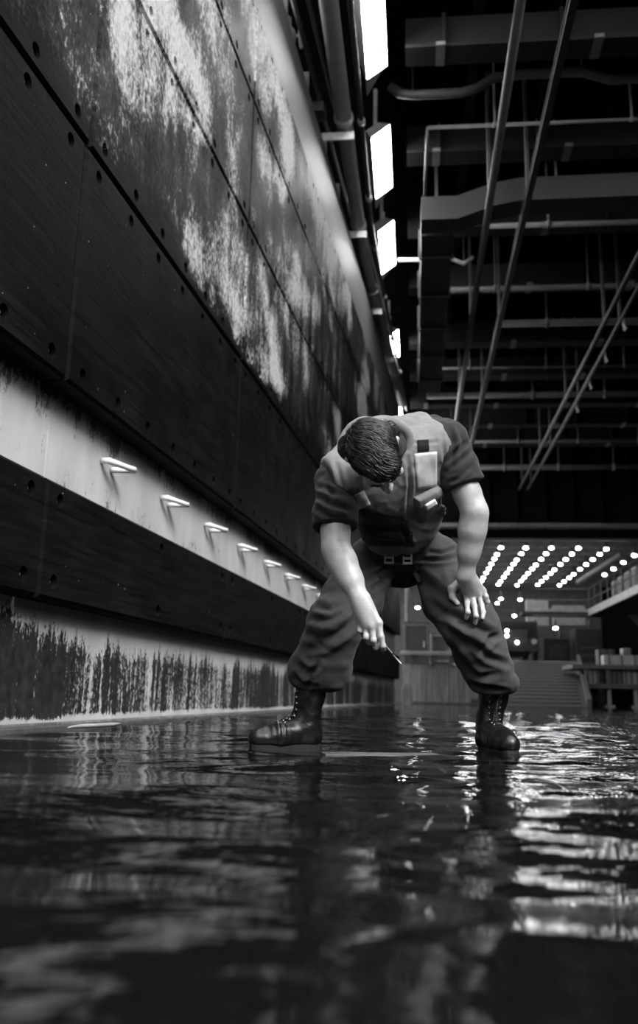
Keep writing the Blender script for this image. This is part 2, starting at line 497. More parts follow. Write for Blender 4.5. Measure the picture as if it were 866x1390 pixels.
cu = [0.2, 0.74, 1.28, 1.83, 2.37, 2.91, 3.43]
fm = [M['fender'], M['steel']]; fl = [M['fender_low'], M['steel']]
lay_fenders([
    ('fender_panel', 0.66, 0.66, 0.13, 0.86, 3.65, [0.17, 1.85, 3.48], 0.042, fl, 7, 'low narrow black board just above the waterline', 'low fender band'),
    ('fender_panel', 1.86, 1.48, 0.16, 0.94, 3.63, cu, 0.042, fm, 7, 'black board in the strake above the white band', 'strake above the rungs'),
    ('fender_panel', 3.34, 1.46, 0.16, 0.99, 3.63, cu, 0.042, fm, 7, 'scraped board in the second tall strake up', 'second tall strake'),
    ('fender_panel', 4.80, 1.42, 0.16, 4.66, 3.63, cu, 0.042, fm, 6, 'scraped board in the third tall strake up', 'third tall strake'),
    ('fender_panel', 6.22, 1.13, 0.16, 4.66, 3.63, cu, 0.042, fm, 6, 'scraped board in the topmost strake under the coaming', 'topmost strake'),
])

# ------------------------------------------------------------------ rungs on the white band
def rung():
    b = MB()
    pts = [(-0.13, -0.0, 0.012), (-0.118, -0.05, 0.012), (-0.06, -0.085, 0.006), (0.03, -0.125, 0.0), (0.085, -0.145, 0), (0.108, -0.135, 0), (0.108, -0.115, 0), (0.085, -0.085, -0.004), (0.045, -0.03, -0.01), (0.035, 0.0, -0.012)]
    return b.tube(pts, [0.02, 0.021, 0.02, 0.019, 0.018, 0.018, 0.018, 0.018, 0.019, 0.02], 10)


RUNG0, RUNGD = 5.61, 1.155
ro = None
for i in range(13):
    s = RUNG0 + RUNGD * i
    if i == 0:
        ro = rung().obj('step_rung', M['rung'], None, W(s, 1.635), WROT, local=True); o = ro
    else:
        o = ro.copy(); COL.objects.link(o); o.location = W(s, 1.635)
    tag(o, f'white bent steel rung welded on the white band, {ORD[i]} from the near end', 'rung', 'white rungs on the wall')
for i, (px, py) in enumerate([(115, 996)]):
    b = MB(); c = W(4.95, 0.022, 0.32)
    b.tube([c + DW * d + NW * (0.015 * sin(d * 9)) for d in np.linspace(-0.36, 0.36, 9)], [0.004, .008, .010, .011, .010, .011, .011, .008, .004], 8)
    tag(b.obj('foam_strip', M['bglight'], None, c), 'white strip lying at the waterline along the wall foot', 'strip')
b = MB(); c = PZ(518, 1022, 0.004)
b.box(c - UZ * .0085, (0.44, 0.13, 0.014), Matrix.Rotation(YAW + .12, 3, 'Z'), 0.005)
tag(b.obj('deck_plate', M['bgmid'], None, c), 'flat grey plate breaking the water between the boots', 'plate')

# ------------------------------------------------------------------ water
def water():
    ys = [0.28]
    while ys[-1] < 57: ys.append(ys[-1] + 0.016 * (1 + ys[-1] * 0.30) ** 1.25)
    xs = [0.0]
    while xs[-1] < 11: xs.append(xs[-1] + 0.024 * (1 + max(0, xs[-1] - 2.2) * 0.7))
    neg = [-x for x in xs[1:] if x < 4.4]
    X = np.array(sorted(neg) + xs); Y = np.array(ys)
    gx, gy = np.meshgrid(X, Y)
    z = np.zeros_like(gx)
    r = np.random.default_rng(5)
    choppy = 0.3 + 1.45 / (1 + np.exp(-(gx - 0.25 * gy * 0.25 - 0.05) * 3.0))
    for k in range(100):
        lam = 0.075 * (17 ** (r.random() ** 1.1)); th = r.normal(pi / 2, 0.62); ph = r.random() * 6.28
        amp = lam * (0.0024 if lam > .3 else 0.0023 * choppy)
        kx, ky = 2 * pi / lam * cos(th), 2 * pi / lam * sin(th)
        warp = 0.25 * lam * np.sin(gx * 0.4 / lam + ph) * 2
        env = 0.6 + 0.4 * np.sin(gx * (0.7 + r.random()) + gy * (0.5 + r.random()) + ph * 2)
        fade = np.clip(lam / (0.02 * (1 + gy * 0.3) ** 1.25 * 3.2), 0, 1) ** 2 if lam < .3 else 1.0
        z += amp * env * fade * np.sin(kx * gx + ky * (gy + warp * 0.3) + ph)
    # rings spreading from the boots
    for (bx, by) in ((P(420, 1012, 3.83).x, P(420, 1012, 3.83).y), (P(684, 1015, 3.8).x, P(684, 1015, 3.8).y)):
        d = np.hypot(gx - bx, gy - by); z += 0.0012 * np.sin(d * 38) * np.exp(-d * 1.3)
    z *= np.where(gy > 7, 7 / gy, 1.0) ** 0.5
    n, mcol = gx.shape
    vs = np.stack([gx.ravel(), gy.ravel(), z.ravel()], 1)
    idx = np.arange(n * mcol).reshape(n, mcol)
    q = np.stack([idx[:-1, :-1].ravel(), idx[:-1, 1:].ravel(), idx[1:, 1:].ravel(), idx[1:, :-1].ravel()], 1)
    me = bpy.data.meshes.new('water'); me.from_pydata(vs.tolist(), [], q.tolist()); me.materials.append(M['water'])
    me.polygons.foreach_set('use_smooth', [True] * len(q))
    o = bpy.data.objects.new('water', me); COL.objects.link(o); o['kind'] = 'structure'


water()

# ------------------------------------------------------------------ overhead: beams, rails, ducts, pipes
XC0, XC1 = -3.5, 11.0
beam0 = None
for i, y in enumerate([11.8, 14.45, 17.1, 19.85, 23.3, 25.9, 28.6, 30.9, 33.4]):
    c = Vector((5.45, y, BEAM_Z))
    lab = f'dark transverse overhead girder, {ORD[i]} counting from the near end'
    if beam0 is None:
        beam0 = thing('overhead_beam', lab, 'beam', c, 0, 'overhead girders')
        MB().box(c + Vector((0, 0, 0.335)), (11.1, 0.06, 0.58)).obj('web', M['beam'], beam0)
        MB().box(c + Vector((0, 0, 0.025)), (11.1, 0.42, 0.05)).obj('flange', M['beam'], beam0)
        b = MB()
        for k in range(7): b.box(c + Vector((-5.0 + k * 1.67, 0, 0.335)), (0.05, 0.26, 0.57))
        b.obj('stiffener', M['beam'], beam0)
        b = MB()
        for k in range(4): b.box(c + Vector((-5.05 + k * 2.2, -0.01, 0.026)), (0.13, 0.46, 0.062))
        b.obj('tag_plate', M['tag'], beam0)
    else: dup(beam0, c, lab)
# stringers between the beams
b0 = None
for i, x in enumerate([0.95, 2.2, 3.4, 4.9, 6.1, 7.5, 9.0]):
    lab = f'narrow dark stringer along the overhead plating, {ORD[i]} from the fender wall'
    if b0 is None:
        b = MB(); b.box((0, 22.5, CEIL_Z - 0.23), (0.05, 27, 0.4)); b.box((0, 22.5, CEIL_Z - 0.43), (0.16, 27, 0.03)); b0 = b.obj('stringer', M['ceil'], None, (0, 0, 0)); o = b0
    else: o = b0.copy(); COL.objects.link(o)
    o.location = (x, 0, 0); tag(o, lab, 'stringer', 'overhead stringers')

for x, z, r, mt, lab in [(1.225, 7.95, 0.06, 'railm', 'grey overhead rail running aft, nearer the lamps'), (1.83, 7.95, 0.065, 'pipe_dark', 'thick black overhead rail beside the grey rail'),
                         (4.0, 7.95, 0.05, 'pipe_dark', 'thin black overhead rail with hooks, inner of the pair'), (4.32, 7.95, 0.05, 'pipe_dark', 'thin black overhead rail with hooks, outer of the pair')]:
    t = thing('overhead_rail', lab, 'rail', (x, 4, z), 0, None)
    b = MB()
    if r > 0.055:
        b.box((x, 21.6, z), (r * 1.5, 26.8, 0.03)); b.box((x, 21.6, z + 0.16), (r * 1.2, 26.8, 0.02)); b.box((x, 21.6, z + 0.08), (0.02, 26.8, 0.15))
    if mt == 'railm': b = MB().tube([(x, 8.2, z), (x, 35, z)], r, 12)
    elif not b.v: b.tube([(x, 8.2, z), (x, 35, z)], r, 10)
    b.obj('track', M[mt], t)
    for k in range(6):
        MB().box((x, 8.6 + k * 5.1, (z + CEIL_Z) / 2), (0.05, 0.1, CEIL_Z - z)).obj('hanger', M['pipe_dark'], t)
    if x > 4:
        for k in range(4):
            MB().tube([(x, 18.5 + k * 1.9, z - .04), (x, 18.5 + k * 1.9, z - 0.2), (x + .04, 18.5 + k * 1.9, z - .26), (x, 18.5 + k * 1.9, z - .3)], 0.025, 8).obj('hook', M['pipe'], t)

# duct: runs fore and aft, then turns across the deck
t = thing('air_duct', 'dark rectangular duct running aft then stepping across the overhead', 'duct', (0.42, 14.5, 8.0))
b = MB(); b.box((0.42, 19.2, 8.25), (0.56, 8.6, 0.5), None, 0.03)
b.obj('long_run', M['duct'], t)
for k in range(5): MB().box((0.42, 15.7 + k * 1.7, 8.25), (0.64, 0.07, 0.58), None, 0.01).obj('flange', M['duct'], t)
b = MB()
prof = [(0.14, 8.0), (0.75, 8.0), (1.35, 8.22), (1.8, 8.3), (4.0, 8.32), (4.5, 8.2), (9, 8.2)]
b.prism([(x, 14.3, z) for x, z in prof] + [(x, 14.3, z + 0.42) for x, z in prof[::-1]], (0, 0.5, 0))
b.obj('cross_run', M['duct'], t)
for x, y, zz in ((0.42, 15.2, 8.5), (0.42, 17.8, 8.5), (0.42, 22.9, 8.5), (6.0, 14.5, 8.6), (8.2, 14.5, 8.6)): MB().box((x, y, (zz + CEIL_Z) / 2), (0.05, 0.03, CEIL_Z - zz)).obj('hanger', M['pipe_dark'], t)
MB().box((4.1, 14.26, 8.7), (0.08, 0.12, 0.6)).obj('strap', M['bracket'], t)
# pipes across the deck
for pts, r, mt, lab in [
    ([(-0.35, 12.9, 9.55), (-0.2, 12.9, 9.42), (0.0, 12.9, 9.38), (0.75, 12.9, 9.38), (1.0, 12.9, 9.45), (1.25, 12.9, 9.62), (1.7, 12.9, 9.66), (2.6, 12.9, 9.66), (3.0, 12.9, 9.5), (8, 12.9, 9.45)], 0.075, 'pipe_over', 'thick lagged pipe with a stepped bend, nearest the first long lamp'),
    ([(0.24, 13.3, 9.06), (10.8, 13.3, 9.06)], 0.03, 'pipe_over', 'thin bare pipe across the deck just below the lagged pipe'),
    ([(0.24, 13.3, 9.06), (0.22, 13.9, 8.75), (0.2, 14.45, 8.40)], 0.025, 'pipe_over', 'thin drop pipe hanging down to the duct'),
    ([(1.3, 14.95, 8.95), (10.8, 14.95, 8.95)], 0.03, 'pipe_over', 'thin bright pipe just beyond the fifth girder'),
    ([(-0.31, 18.0, 9.1), (0.8, 18.0, 9.1), (1.05, 18.0, 8.98), (1.25, 18.0, 9.12)], 0.04, 'pipe', 'pale conduit with a zigzag end beside the third long lamp'),
    ([(1.3, 16.0, 8.75), (10.8, 16.0, 8.75)], 0.05, 'pipe_over', 'grey pipe just short of the sixth girder'),
    ([(0.8, 19.3, 9.0), (10.8, 19.3, 9.0)], 0.06, 'pipe_over', 'grey pipe just short of the seventh girder'),
    ([(2.1, 21.3, 9.0), (10.8, 21.3, 9.0)], 0.085, 'pipe_over', 'stout grey pipe across mid deck starting at the black rail'),
    ([(0.5, 24.4, 9.0), (10.8, 24.4, 9.0)], 0.035, 'pipe_dark', 'slim dark pipe between the eighth and ninth girders'),
    ([(0.4, 26.8, 9.0), (10.8, 26.8, 9.0)], 0.09, 'pipe_over', 'stout grey pipe just past the ninth girder'),
    ([(0.6, 32.0, 9.0), (10.8, 32.0, 9.0)], 0.06, 'pipe_over', 'grey pipe between the last girders'),
    ([(0.4, 35.8, 9.0), (10.8, 35.8, 9.0)], 0.11, 'pipe_over', 'stout grey pipe close to the header bulkhead'),
]:
    b = MB(); b.tube(pts, r, 12)
    n = max(2, int(abs(pts[-1][0] - pts[0][0]) / 2))
    t = thing('overhead_pipe', lab, 'pipe_over', pts[0])
    b.obj('run', M[mt], t)
    if len(pts) > 3:
        for q in (pts[2], pts[-3]): MB().box((q[0], q[1], (q[2] + CEIL_Z) / 2), (.03, .03, CEIL_Z - q[2])).obj('hanger', M['pipe_dark'], t)
    if len(pts) == 2:
        for k in range(n):
            q = Vector(pts[0]).lerp(Vector(pts[1]), (k + .5) / n)
            MB().tube([q - Vector((.04, 0, 0)), q + Vector((.04, 0, 0))], r * 1.35, 12).box(Vector((q.x, q.y, (q.z + CEIL_Z) / 2 - .015)), (.03, .03, CEIL_Z - q.z - .03)).obj('clamp', M['tag'], t)

# ------------------------------------------------------------------ long lamps over the wing wall
TILT = radians(38)
lamp0 = None
lamp_y = [11.1, 14.5, 17.65, 23.25, 28.9, 32.3, 35.4]
for i, y in enumerate(lamp_y):
    lab = f'long bright lamp in the row over the fender wall, {ORD[i]} from the near end'
    yy = y
    c = Vector((-0.53, yy, 9.2))
    if lamp0 is None:
        lamp0 = thing('ceiling_lamp', lab, 'lamp', c, 0, 'long lamps over the fender wall')
        R = Matrix.Rotation(-TILT, 3, 'Y')
        MB().box(c, (0.36, 1.9, 0.03), R, 0.01).obj('diffuser', M['lamp'], lamp0)
        b = MB()
        up = R @ Vector((0, 0, 1)); rt = R @ Vector((1, 0, 0))
        for sx in (-1, 1): b.prism([c + rt * (sx * 0.19) + Vector((0, -0.98, 0)) - up * .02, c + rt * (sx * 0.19) + Vector((0, 0.98, 0)) - up * .02, c + rt * (sx * 0.12) + Vector((0, 0.8, 0)) + up * .22, c + rt * (sx * 0.12) + Vector((0, -0.8, 0)) + up * .22], rt * (sx * 0.012))
        for sy in (-1, 1): b.prism([c - rt * 0.2 + Vector((0, sy * .97, 0)) - up * .02, c + rt * 0.2 + Vector((0, sy * .97, 0)) - up * .02, c + rt * 0.13 + Vector((0, sy * .8, 0)) + up * .22, c - rt * 0.13 + Vector((0, sy * .8, 0)) + up * .22], Vector((0, sy * 0.012, 0)))
        b.box(c + up * .22, (0.26, 1.6, 0.03), R)
        b.obj('housing', M['housing'], lamp0)
        b = MB()
        b.prism([c + Vector((-0.16, 0.93, -0.14)), c + Vector((0.14, 0.93, 0.1)), c + Vector((-0.16, 1.45, -0.05))], (0, 0, 0.03)); b.obj('end_bracket', M['housing'], lamp0)
        for sy in (-.5, .5): MB().box(c + Vector((-0.1, sy, 0.62)), (0.06, 0.06, 0.95)).obj('hanger', M['housing'], lamp0)
    else: dup(lamp0, c, lab)
# narrow lamp behind the catwalk rods
c = W(9.9, 8.95, -0.12)
t = thing('strip_lamp', 'narrow bright lamp behind the dark rods above the coaming', 'lamp', c, WROT)
MB().box(c, (1.2, 0.10, 0.12), Matrix.Rotation(WROT, 3, 'Z'), 0.02).obj('diffuser', M['dimlamp'], t)
MB().box(c + UZ * 0.09, (1.3, 0.16, 0.06), Matrix.Rotation(WROT, 3, 'Z'), 0.02).obj('housing', M['housing'], t)

# ------------------------------------------------------------------ pipes, rods and brackets above the coaming
t = thing('fire_main', 'thick grey pipe with collars running above the coaming', 'pipe', (-1.06, 8, 8.82))
pp = [(-1.08, 6, 8.82), (-1.06, 10, 8.82), (-1.05, 12.5, 8.82), (-1.02, 15.5, 8.82), (-0.99, 17.2, 8.82), (-0.90, 18.6, 8.82), (-0.46, 25, 8.82), (-0.34, 27, 8.82)]
MB().tube(pp, 0.125, 18).obj('run', M['pipe'], t)


def main_at(y):
    for a, c in zip(pp, pp[1:]):
        if a[1] <= y <= c[1]: return Vector(a).lerp(Vector(c), (y - a[1]) / (c[1] - a[1]))


for y in (9.0, 12.6, 15.9, 18.8, 21.5, 24.2):
    q = main_at(y); MB().tube([q - Vector((0, .05, 0)), q - Vector((0, .04, 0)), q + Vector((0, .04, 0)), q + Vector((0, .05, 0))], [.13, .15, .15, .13], 18).obj('collar', M['pipe'], t)
b0 = None
for i, y in enumerate((12.75, 15.9, 19.5, 22.6)):
    q = main_at(y) - Vector((0, 0, 0.215)); lab = f'pale angle bracket carrying the thick pipe, {ORD[i]} from the near end'
    if b0 is None:
        b = MB(); b.box(q + Vector((-.1, 0, 0)), (0.5, 0.03, 0.13)).box(q + Vector((-.1, .06, .05)), (0.5, 0.12, 0.03)); b0 = b.obj('pipe_bracket', M['bracket'], None, q); o = b0
    else: o = b0.copy(); COL.objects.link(o); o.location = q
    tag(o, lab, 'bracket', 'brackets under the thick pipe')
for off, z, r, s0, s1, lab in [(-0.0, 8.85, 0.035, 5, 13.5, 'lower black rod of the catwalk rail above the coaming'), (0.10, 9.1, 0.035, 5, 21, 'middle black rod of the catwalk rail above the coaming'),
                               (0.25, 9.3, 0.03, 5, 25, 'upper black cable over the catwalk rail'), (-0.3, 9.0, 0.05, 5, 25, 'grey back pipe behind the catwalk rods')]:
    b = MB(); b.tube([W(s0, z, off), W(s1, z, off)], r, 8)
    tag(b.obj('guard_rod', M['pipe_dark'] if r < .04 else M['pipe'], None, W(s0, z, off)), lab, 'rod')
s0 = None
for i, s in enumerate((8.6, 10.6, 12.2, 13.9, 15.4)):
    lab = f'grey upright post on the coaming beside the rods, {ORD[i]} from the near end'
    if s0 is None:
        b = MB(); b.box((0, 0, 0.45), (0.06, 0.12, 0.9), None, .01); b.box((0, 0, 0.02), (0.16, 0.16, 0.04)); b.box((0, 0.12, 0.62), (0.05, 0.3, 0.06))
        s0 = b.obj('rail_post', M['pipe'], None, W(s, 8.55, -0.1), WROT, local=True); o = s0
    else: o = s0.copy(); COL.objects.link(o); o.location = W(s, 8.55, -0.1)
    tag(o, lab, 'post', 'posts along the coaming')
# conduit with couplings beside the lamps
t = thing('conduit', 'slim dark conduit with couplings between thick pipe and lamps', 'conduit', (-0.78, 8, 8.95))
cd = [(-0.80, 7, 8.95), (-0.79, 16, 8.95), (-0.72, 18, 8.95), (-0.35, 25, 8.95), (-0.2, 28, 8.95)]
MB().tube(cd, 0.04, 10).obj('run', M['pipe_dark'], t)
for y in (10, 12.9, 15.2, 17.1, 19.5, 22, 24.5):
    for a, c in zip(cd, cd[1:]):
        if a[1] <= y < c[1]: q = Vector(a).lerp(Vector(c), (y - a[1]) / (c[1] - a[1]))
    MB().tube([q - Vector((0, .06, 0)), q + Vector((0, .06, 0))], 0.058, 10).obj('coupling', M['pipe'], t)
# valve body by the rods
c = W(11.3, 9.4, -0.2)
t = thing('valve', 'grey valve with handwheel behind the thick pipe', 'valve', c)
MB().ball(c, 0.14, 1, 1.2, 1).tube([c - Vector((0, 0, .3)), c + Vector((0, 0, .3))], 0.06, 12).obj('body', M['pipe'], t)
MB().tube([c + Vector((.2, .16 * cos(a), .16 * sin(a))) for a in np.linspace(0, 2 * pi, 17)[:-1]], 0.02, 8, closed=True).tube([c, c + Vector((.2, 0, 0))], .02, 8).box(c + Vector((.2, 0, 0)), (.02, .3, .02)).box(c + Vector((.2, 0, 0)), (.02, .02, .3)).obj('handwheel', M['bracket'], t)
c = W(12.0, 8.62, 0.16); b = MB(); b.box(c, (0.3, 0.2, 0.16), Matrix.Rotation(WROT, 3, 'Z'), .02); b.tube([c + UZ * .05, c + UZ * .3], 0.03, 8)
tag(b.obj('junction_box', M['pipe_dark'], None, c), 'small black junction box on the edge of the coaming', 'box')

# ------------------------------------------------------------------ lamps of the lower overhead
LZ = 6.22
rows = [2.5, 3.55, 4.55, 5.58, 6.65, 7.8]
lamp1 = None
names = ['nearest the fender wall', 'second from the fender wall', 'third from the fender wall', 'fourth from the fender wall', 'fifth from the fender wall', 'sixth from the fender wall']


def far_lamp(c, lab):
    global lamp1
    if lamp1 is None:
        lamp1 = thing('deck_lamp', lab, 'lamp', c, 0, 'round lamps on the lower overhead')
        MB().ball(c, 0.075, 1.25, 1.0, 0.7, n=12).obj('bulb', M['bulb'], lamp1)
        MB().tube([c + Vector((0, 0, .06)), c + Vector((0, 0, .11)), c + Vector((0, 0, .42))], [0.15, .1, .03], 10).obj('housing', M['bgmid'], lamp1)
    else: dup(lamp1, c, lab)


for i, x in enumerate(rows):
    for j in range(9):
        y = 38.3 + 1.6 * j + (0.25 if (i * 7 + j * 3) % 5 == 0 else 0)
        far_lamp(Vector((x, y, LZ)), f'round glowing lamp, {ORD[j]} going away in the row {names[i]}')
for j in range(4): far_lamp(Vector((8.75, 37.9 + 2.0 * j, LZ - 0.35)), f'round glowing lamp, {ORD[j]} going away in the lower row over the gallery')
k = 0
for px, py, y, lab in [(567, 825, 44, 'single round lamp seen between the legs above the barrier'), (680, 813, 50, 'small lamp of the pair above the dark vehicle, upper one'), (675, 819, 52, 'small lamp of the pair above the dark vehicle, lower one'),
                       (706, 814, 50, 'small lone lamp above and beyond the dark vehicle'), (698, 836, 52, 'tiny lamp just over the roof of the dark vehicle'), (727, 853, 46, 'bright round lamp beside the dark vehicle'), (754, 853, 40, 'round lamp under the cross gallery edge')]:
    far_lamp(PY(px, py, y), lab)

# cross joists of the lower overhead
b0 = None
for j in range(11):
    y = 37.9 + 1.75 * j; lab = f'grey cross joist of the lower overhead between the lamps, {ORD[j]} going away'
    if b0 is None: b0 = MB().box((0, 0, 0), (15, 0.14, 0.34)).obj('ceiling_joist', M['bgmid'], None, (3.3, y, LOW_Z + 0.12), 0, local=True); o = b0
    else: o = b0.copy(); COL.objects.link(o); o.location = (3.3, y, LOW_Z + 0.12)
    tag(o, lab, 'joist', 'joists of the lower overhead')

# ------------------------------------------------------------------ far end: barrier, ramp, vehicle, gallery, stacks
Yb = 27.4
x0, x1 = PY(546, 940, Yb).x, PY(652, 940, Yb).x
zt = PY(585, 884, Yb).z; zl = PY(585, 897, Yb).z
t = thing('barrier', 'low weathered board barrier with a pale ledge at the wall end', 'barrier', ((x0 + x1) / 2, Yb, 0))
b = MB(); w = (x1 - x0) / 10
for k in range(10): b.box((x0 + (k + .5) * w, Yb + .1, (zl - 0.1) / 2), (w * .96, 0.12 + .02 * (k % 3), zl - 0.1), None, .01)
b.obj('planking', M['tan'], t)
MB().box(((x0 + x1) / 2, Yb - 0.05, (zt + zl) / 2 + .06), (x1 - x0 + .1, 0.6, (zt - zl) * .45), None, .03).obj('ledge', M['bglight'], t)
for k in range(4): MB().tube([(x0 + .35 + k * .55, Yb - .2, zl + .05), (x0 + .35 + k * .55, Yb + .3, zl + .05)], 0.12, 12).obj('roller', M['bgmid'], t)
MB().box(((x0 + x1) / 2, Yb - .02, 0.04), (x1 - x0, 0.3, 0.08)).obj('sill', M['bgmid'], t)
c = PY(552, 940, Yb - .8); c.z = 0
b = MB(); b.box(c + UZ * .22, (.28, .3, .5), None, .03); b.box(c + UZ * .5, (.22, .24, .08), None, .02)
tag(b.obj('bollard', M['bglight'], None, c), 'short pale bollard at the foot of the barrier by the wall end', 'bollard')
# cabinets and frames behind the barrier
for px0, px1, py0, py1, y, mt, lab in [(548, 582, 845, 900, 31, 'bgdark', 'tall black equipment cabinet behind the barrier beside the wall end'), (584, 612, 860, 900, 32, 'bgmid', 'grey framed locker behind the barrier beside the leg')]:
    a = PY(px0, py1, y); c = PY(px1, py0, y)
    bx = Vector(((a.x + c.x) / 2, y, 0)); h = c.z; wd = c.x - a.x
    t = thing('equipment_cabinet', lab, 'cabinet', bx)
    MB().box(bx + UZ * (h / 2), (wd, .6, h), None, .02).obj('body', M[mt], t)
    b = MB(); f = .05
    for sx in (-1, 1): b.box(bx + Vector((sx * (wd / 2 - f), -.32, h * .78)), (f, .05, h * .36))
    for zz in (h * .6, h * .96): b.box(bx + Vector((0, -.32, zz)), (wd, .05, f))
    b.obj('door_frame', M['bglight'] if mt == 'bgmid' else M['bgmid'], t)
    MB().box(bx + Vector((wd * .3, -.36, h * .72)), (.04, .06, .2)).obj('handle', M['bglight'], t)
# pipes behind the barrier
for px, lab in ((553, 'pale vertical pipe rising behind the barrier by the wall end'), (606, 'grey vertical pipe rising behind the barrier beside the leg')):
    q = PY(px, 880, 34); b = MB(); b.tube([(q.x, 34, 0), (q.x, 34, 4.2)], .09, 10).tube([(q.x, 34, 2.6), (q.x, 34, 2.75)], .15, 10)
    tag(b.obj('riser_pipe', M['bgmid'], None, (q.x, 34, 0)), lab, 'pipe')
# ramp to the vehicle deck
Yr0, Yr1 = 26.5, 37.0
xl, xr = PY(640, 950, Yr0).x, PY(797, 950, Yr0).x
xl2, xr2 = PY(640, 900, Yr1).x, PY(783, 900, Yr1).x; zr = PY(740, 897, Yr1).z
b = MB(); b.add([(xl, Yr0, -.03), (xr, Yr0, -.03), (xr2, Yr1, -.03), (xl2, Yr1, -.03), (xl, Yr0, 0.03), (xr, Yr0, 0.03), (xr2, Yr1, zr), (xl2, Yr1, zr)], [(0, 3, 2, 1), (4, 5, 6, 7), (0, 1, 5, 4), (1, 2, 6, 5), (2, 3, 7, 6), (3, 0, 4, 7)])
for k in range(14):
    u = (k + .7) / 15; y = Yr0 + u * (Yr1 - Yr0); z = .03 + u * (zr - .03); a = xl + u * (xl2 - xl); c = xr + u * (xr2 - xr)
    b.box(((a + c) / 2, y, z + .015), (c - a - .3, .06, .04))
o = b.obj('ramp', M['ramp'], None, ((xl + xr) / 2, Yr0, 0), kind='structure')
b = MB(); b.prism([(xr, Yr0, -.03), (xr2, Yr1, -.03), (xr2, Yr1, zr + .25), (xr, Yr0, .25)], (.12, 0, 0)); b.obj('ramp_kerb', M['bgmid'], None, (xr, Yr0, 0), kind='structure')
mb = MB(); mb.box(((xl2 + xr2) / 2, 47, zr / 2), (xr2 - xl2 + 1, 20, zr)); mb.obj('floor_upper', M['ramp'], kind='structure')

# dark vehicle standing at the head of the ramp
Yv = 38.2
a = PY(674, 842, Yv); c = PY(731, 842, Yv); vx = (a.x + c.x) / 2; vw = c.x - a.x; vz = a.z; z0 = zr
t = thing('truck', 'black truck seen head on at the top of the ramp', 'truck', (vx, Yv, z0))
h = vz - z0
MB().box((vx, Yv + 2.6, z0 + .35 + (h - .35) / 2), (vw, 4.6, h - .35), None, .08).obj('cargo_body', M['bgdark'], t)
cab = MB()
cab.prism([(vx - vw * .47, Yv - .2, z0 + .4), (vx - vw * .47, Yv - .2, z0 + h * .55), (vx - vw * .47, Yv + .1, z0 + h * .92), (vx - vw * .47, Yv + .9, z0 + h * .94), (vx - vw * .47, Yv + .9, z0 + .4)], (vw * .94, 0, 0))
cab.obj('cab', M['bgdark'], t)
MB().box((vx, Yv - .26, z0 + .48), (vw * .96, .16, .22), None, .03).obj('bumper', M['bgdark'], t)
g = MB()
for k in range(6): g.box((vx, Yv - .22, z0 + .75 + k * .09), (vw * .42, .05, .04))
g.obj('grille', M['bgmid'], t)
for sx in (-1, 1):
    MB().tube([(vx + sx * vw * .36, Yv - .26, z0 + .78), (vx + sx * vw * .36, Yv - .2, z0 + .78)], .11, 14).obj('headlamp', M['bglight'], t)
    MB().tube([(vx + sx * vw * .4 - .12, Yv + .5, z0 + .4), (vx + sx * vw * .4 + .12, Yv + .5, z0 + .4)], .4, 20).obj('wheel', M['rubber'], t)
    MB().tube([(vx + sx * vw * .4 - .12, Yv + 3.9, z0 + .4), (vx + sx * vw * .4 + .12, Yv + 3.9, z0 + .4)], .4, 20).obj('wheel', M['rubber'], t)
    MB().box((vx + sx * vw * .54, Yv + .0, z0 + h * .68), (.1, .06, .3), None, .02).obj('mirror', M['bgmid'], t)
w = MB(); w.prism([(vx - vw * .4, Yv - .21, z0 + h * .6), (vx - vw * .02, Yv - .21, z0 + h * .6), (vx - vw * .02, Yv + .02, z0 + h * .86), (vx - vw * .4, Yv + .02, z0 + h * .86)], (0, .02, 0)); w.prism([(vx + vw * .02, Yv - .21, z0 + h * .6), (vx + vw * .4, Yv - .21, z0 + h * .6), (vx + vw * .4, Yv + .02, z0 + h * .86), (vx + vw * .02, Yv + .02, z0 + h * .86)], (0, .02, 0))
w.obj('windscreen', M['tool'], t)
for px, py in ((688, 856), (688, 863), (702, 872)):
    q = PY(px, py, Yv - .3); MB().ball(q, .07, n=10).obj('marker_lamp', M['dimlamp'], t)

# gallery along the far side, with its bright edge and guard rail
GZ = 4.0
t = thing('gallery', 'raised side gallery with a pale edge beam turning across the deck', 'gallery', (9.3, 33, GZ))
MB().box((9.35, 37.5, GZ - .05), (3.3, 10, .14)).box((7.9, 43.0, GZ - .05), (6.2, 1.2, .14)).obj('deck_plate', M['bgdark'], t)
MB().box((7.72, 37.6, GZ), (.1, 9.8, .3), None, .02).obj('edge_beam', M['bglight'], t)
MB().box((6.55, 42.5, GZ), (2.4, .1, .3), None, .02).obj('edge_beam', M['bglight'], t)
b = MB()
for k in range(8): b.tube([(7.75, 33 + k * 1.35, GZ), (7.75, 33 + k * 1.35, GZ + 1.05)], .03, 8)
for zz in (.55, 1.05): b.tube([(7.75, 32.8, GZ + zz), (7.75, 42.5, GZ + zz), (5.4, 42.5, GZ + zz)], .025, 8)
b.obj('guard_rail', M['bgmid'], t)
for k in range(4): MB().prism([(7.9, 34 + k * 2.6, GZ - .12), (9.2, 34 + k * 2.6, GZ - .12), (10.6, 34 + k * 2.6, GZ - 1.6), (10.6, 34 + k * 2.6, GZ - .12)], (0, .06, 0)).obj('bracket', M['bgmid'], t)
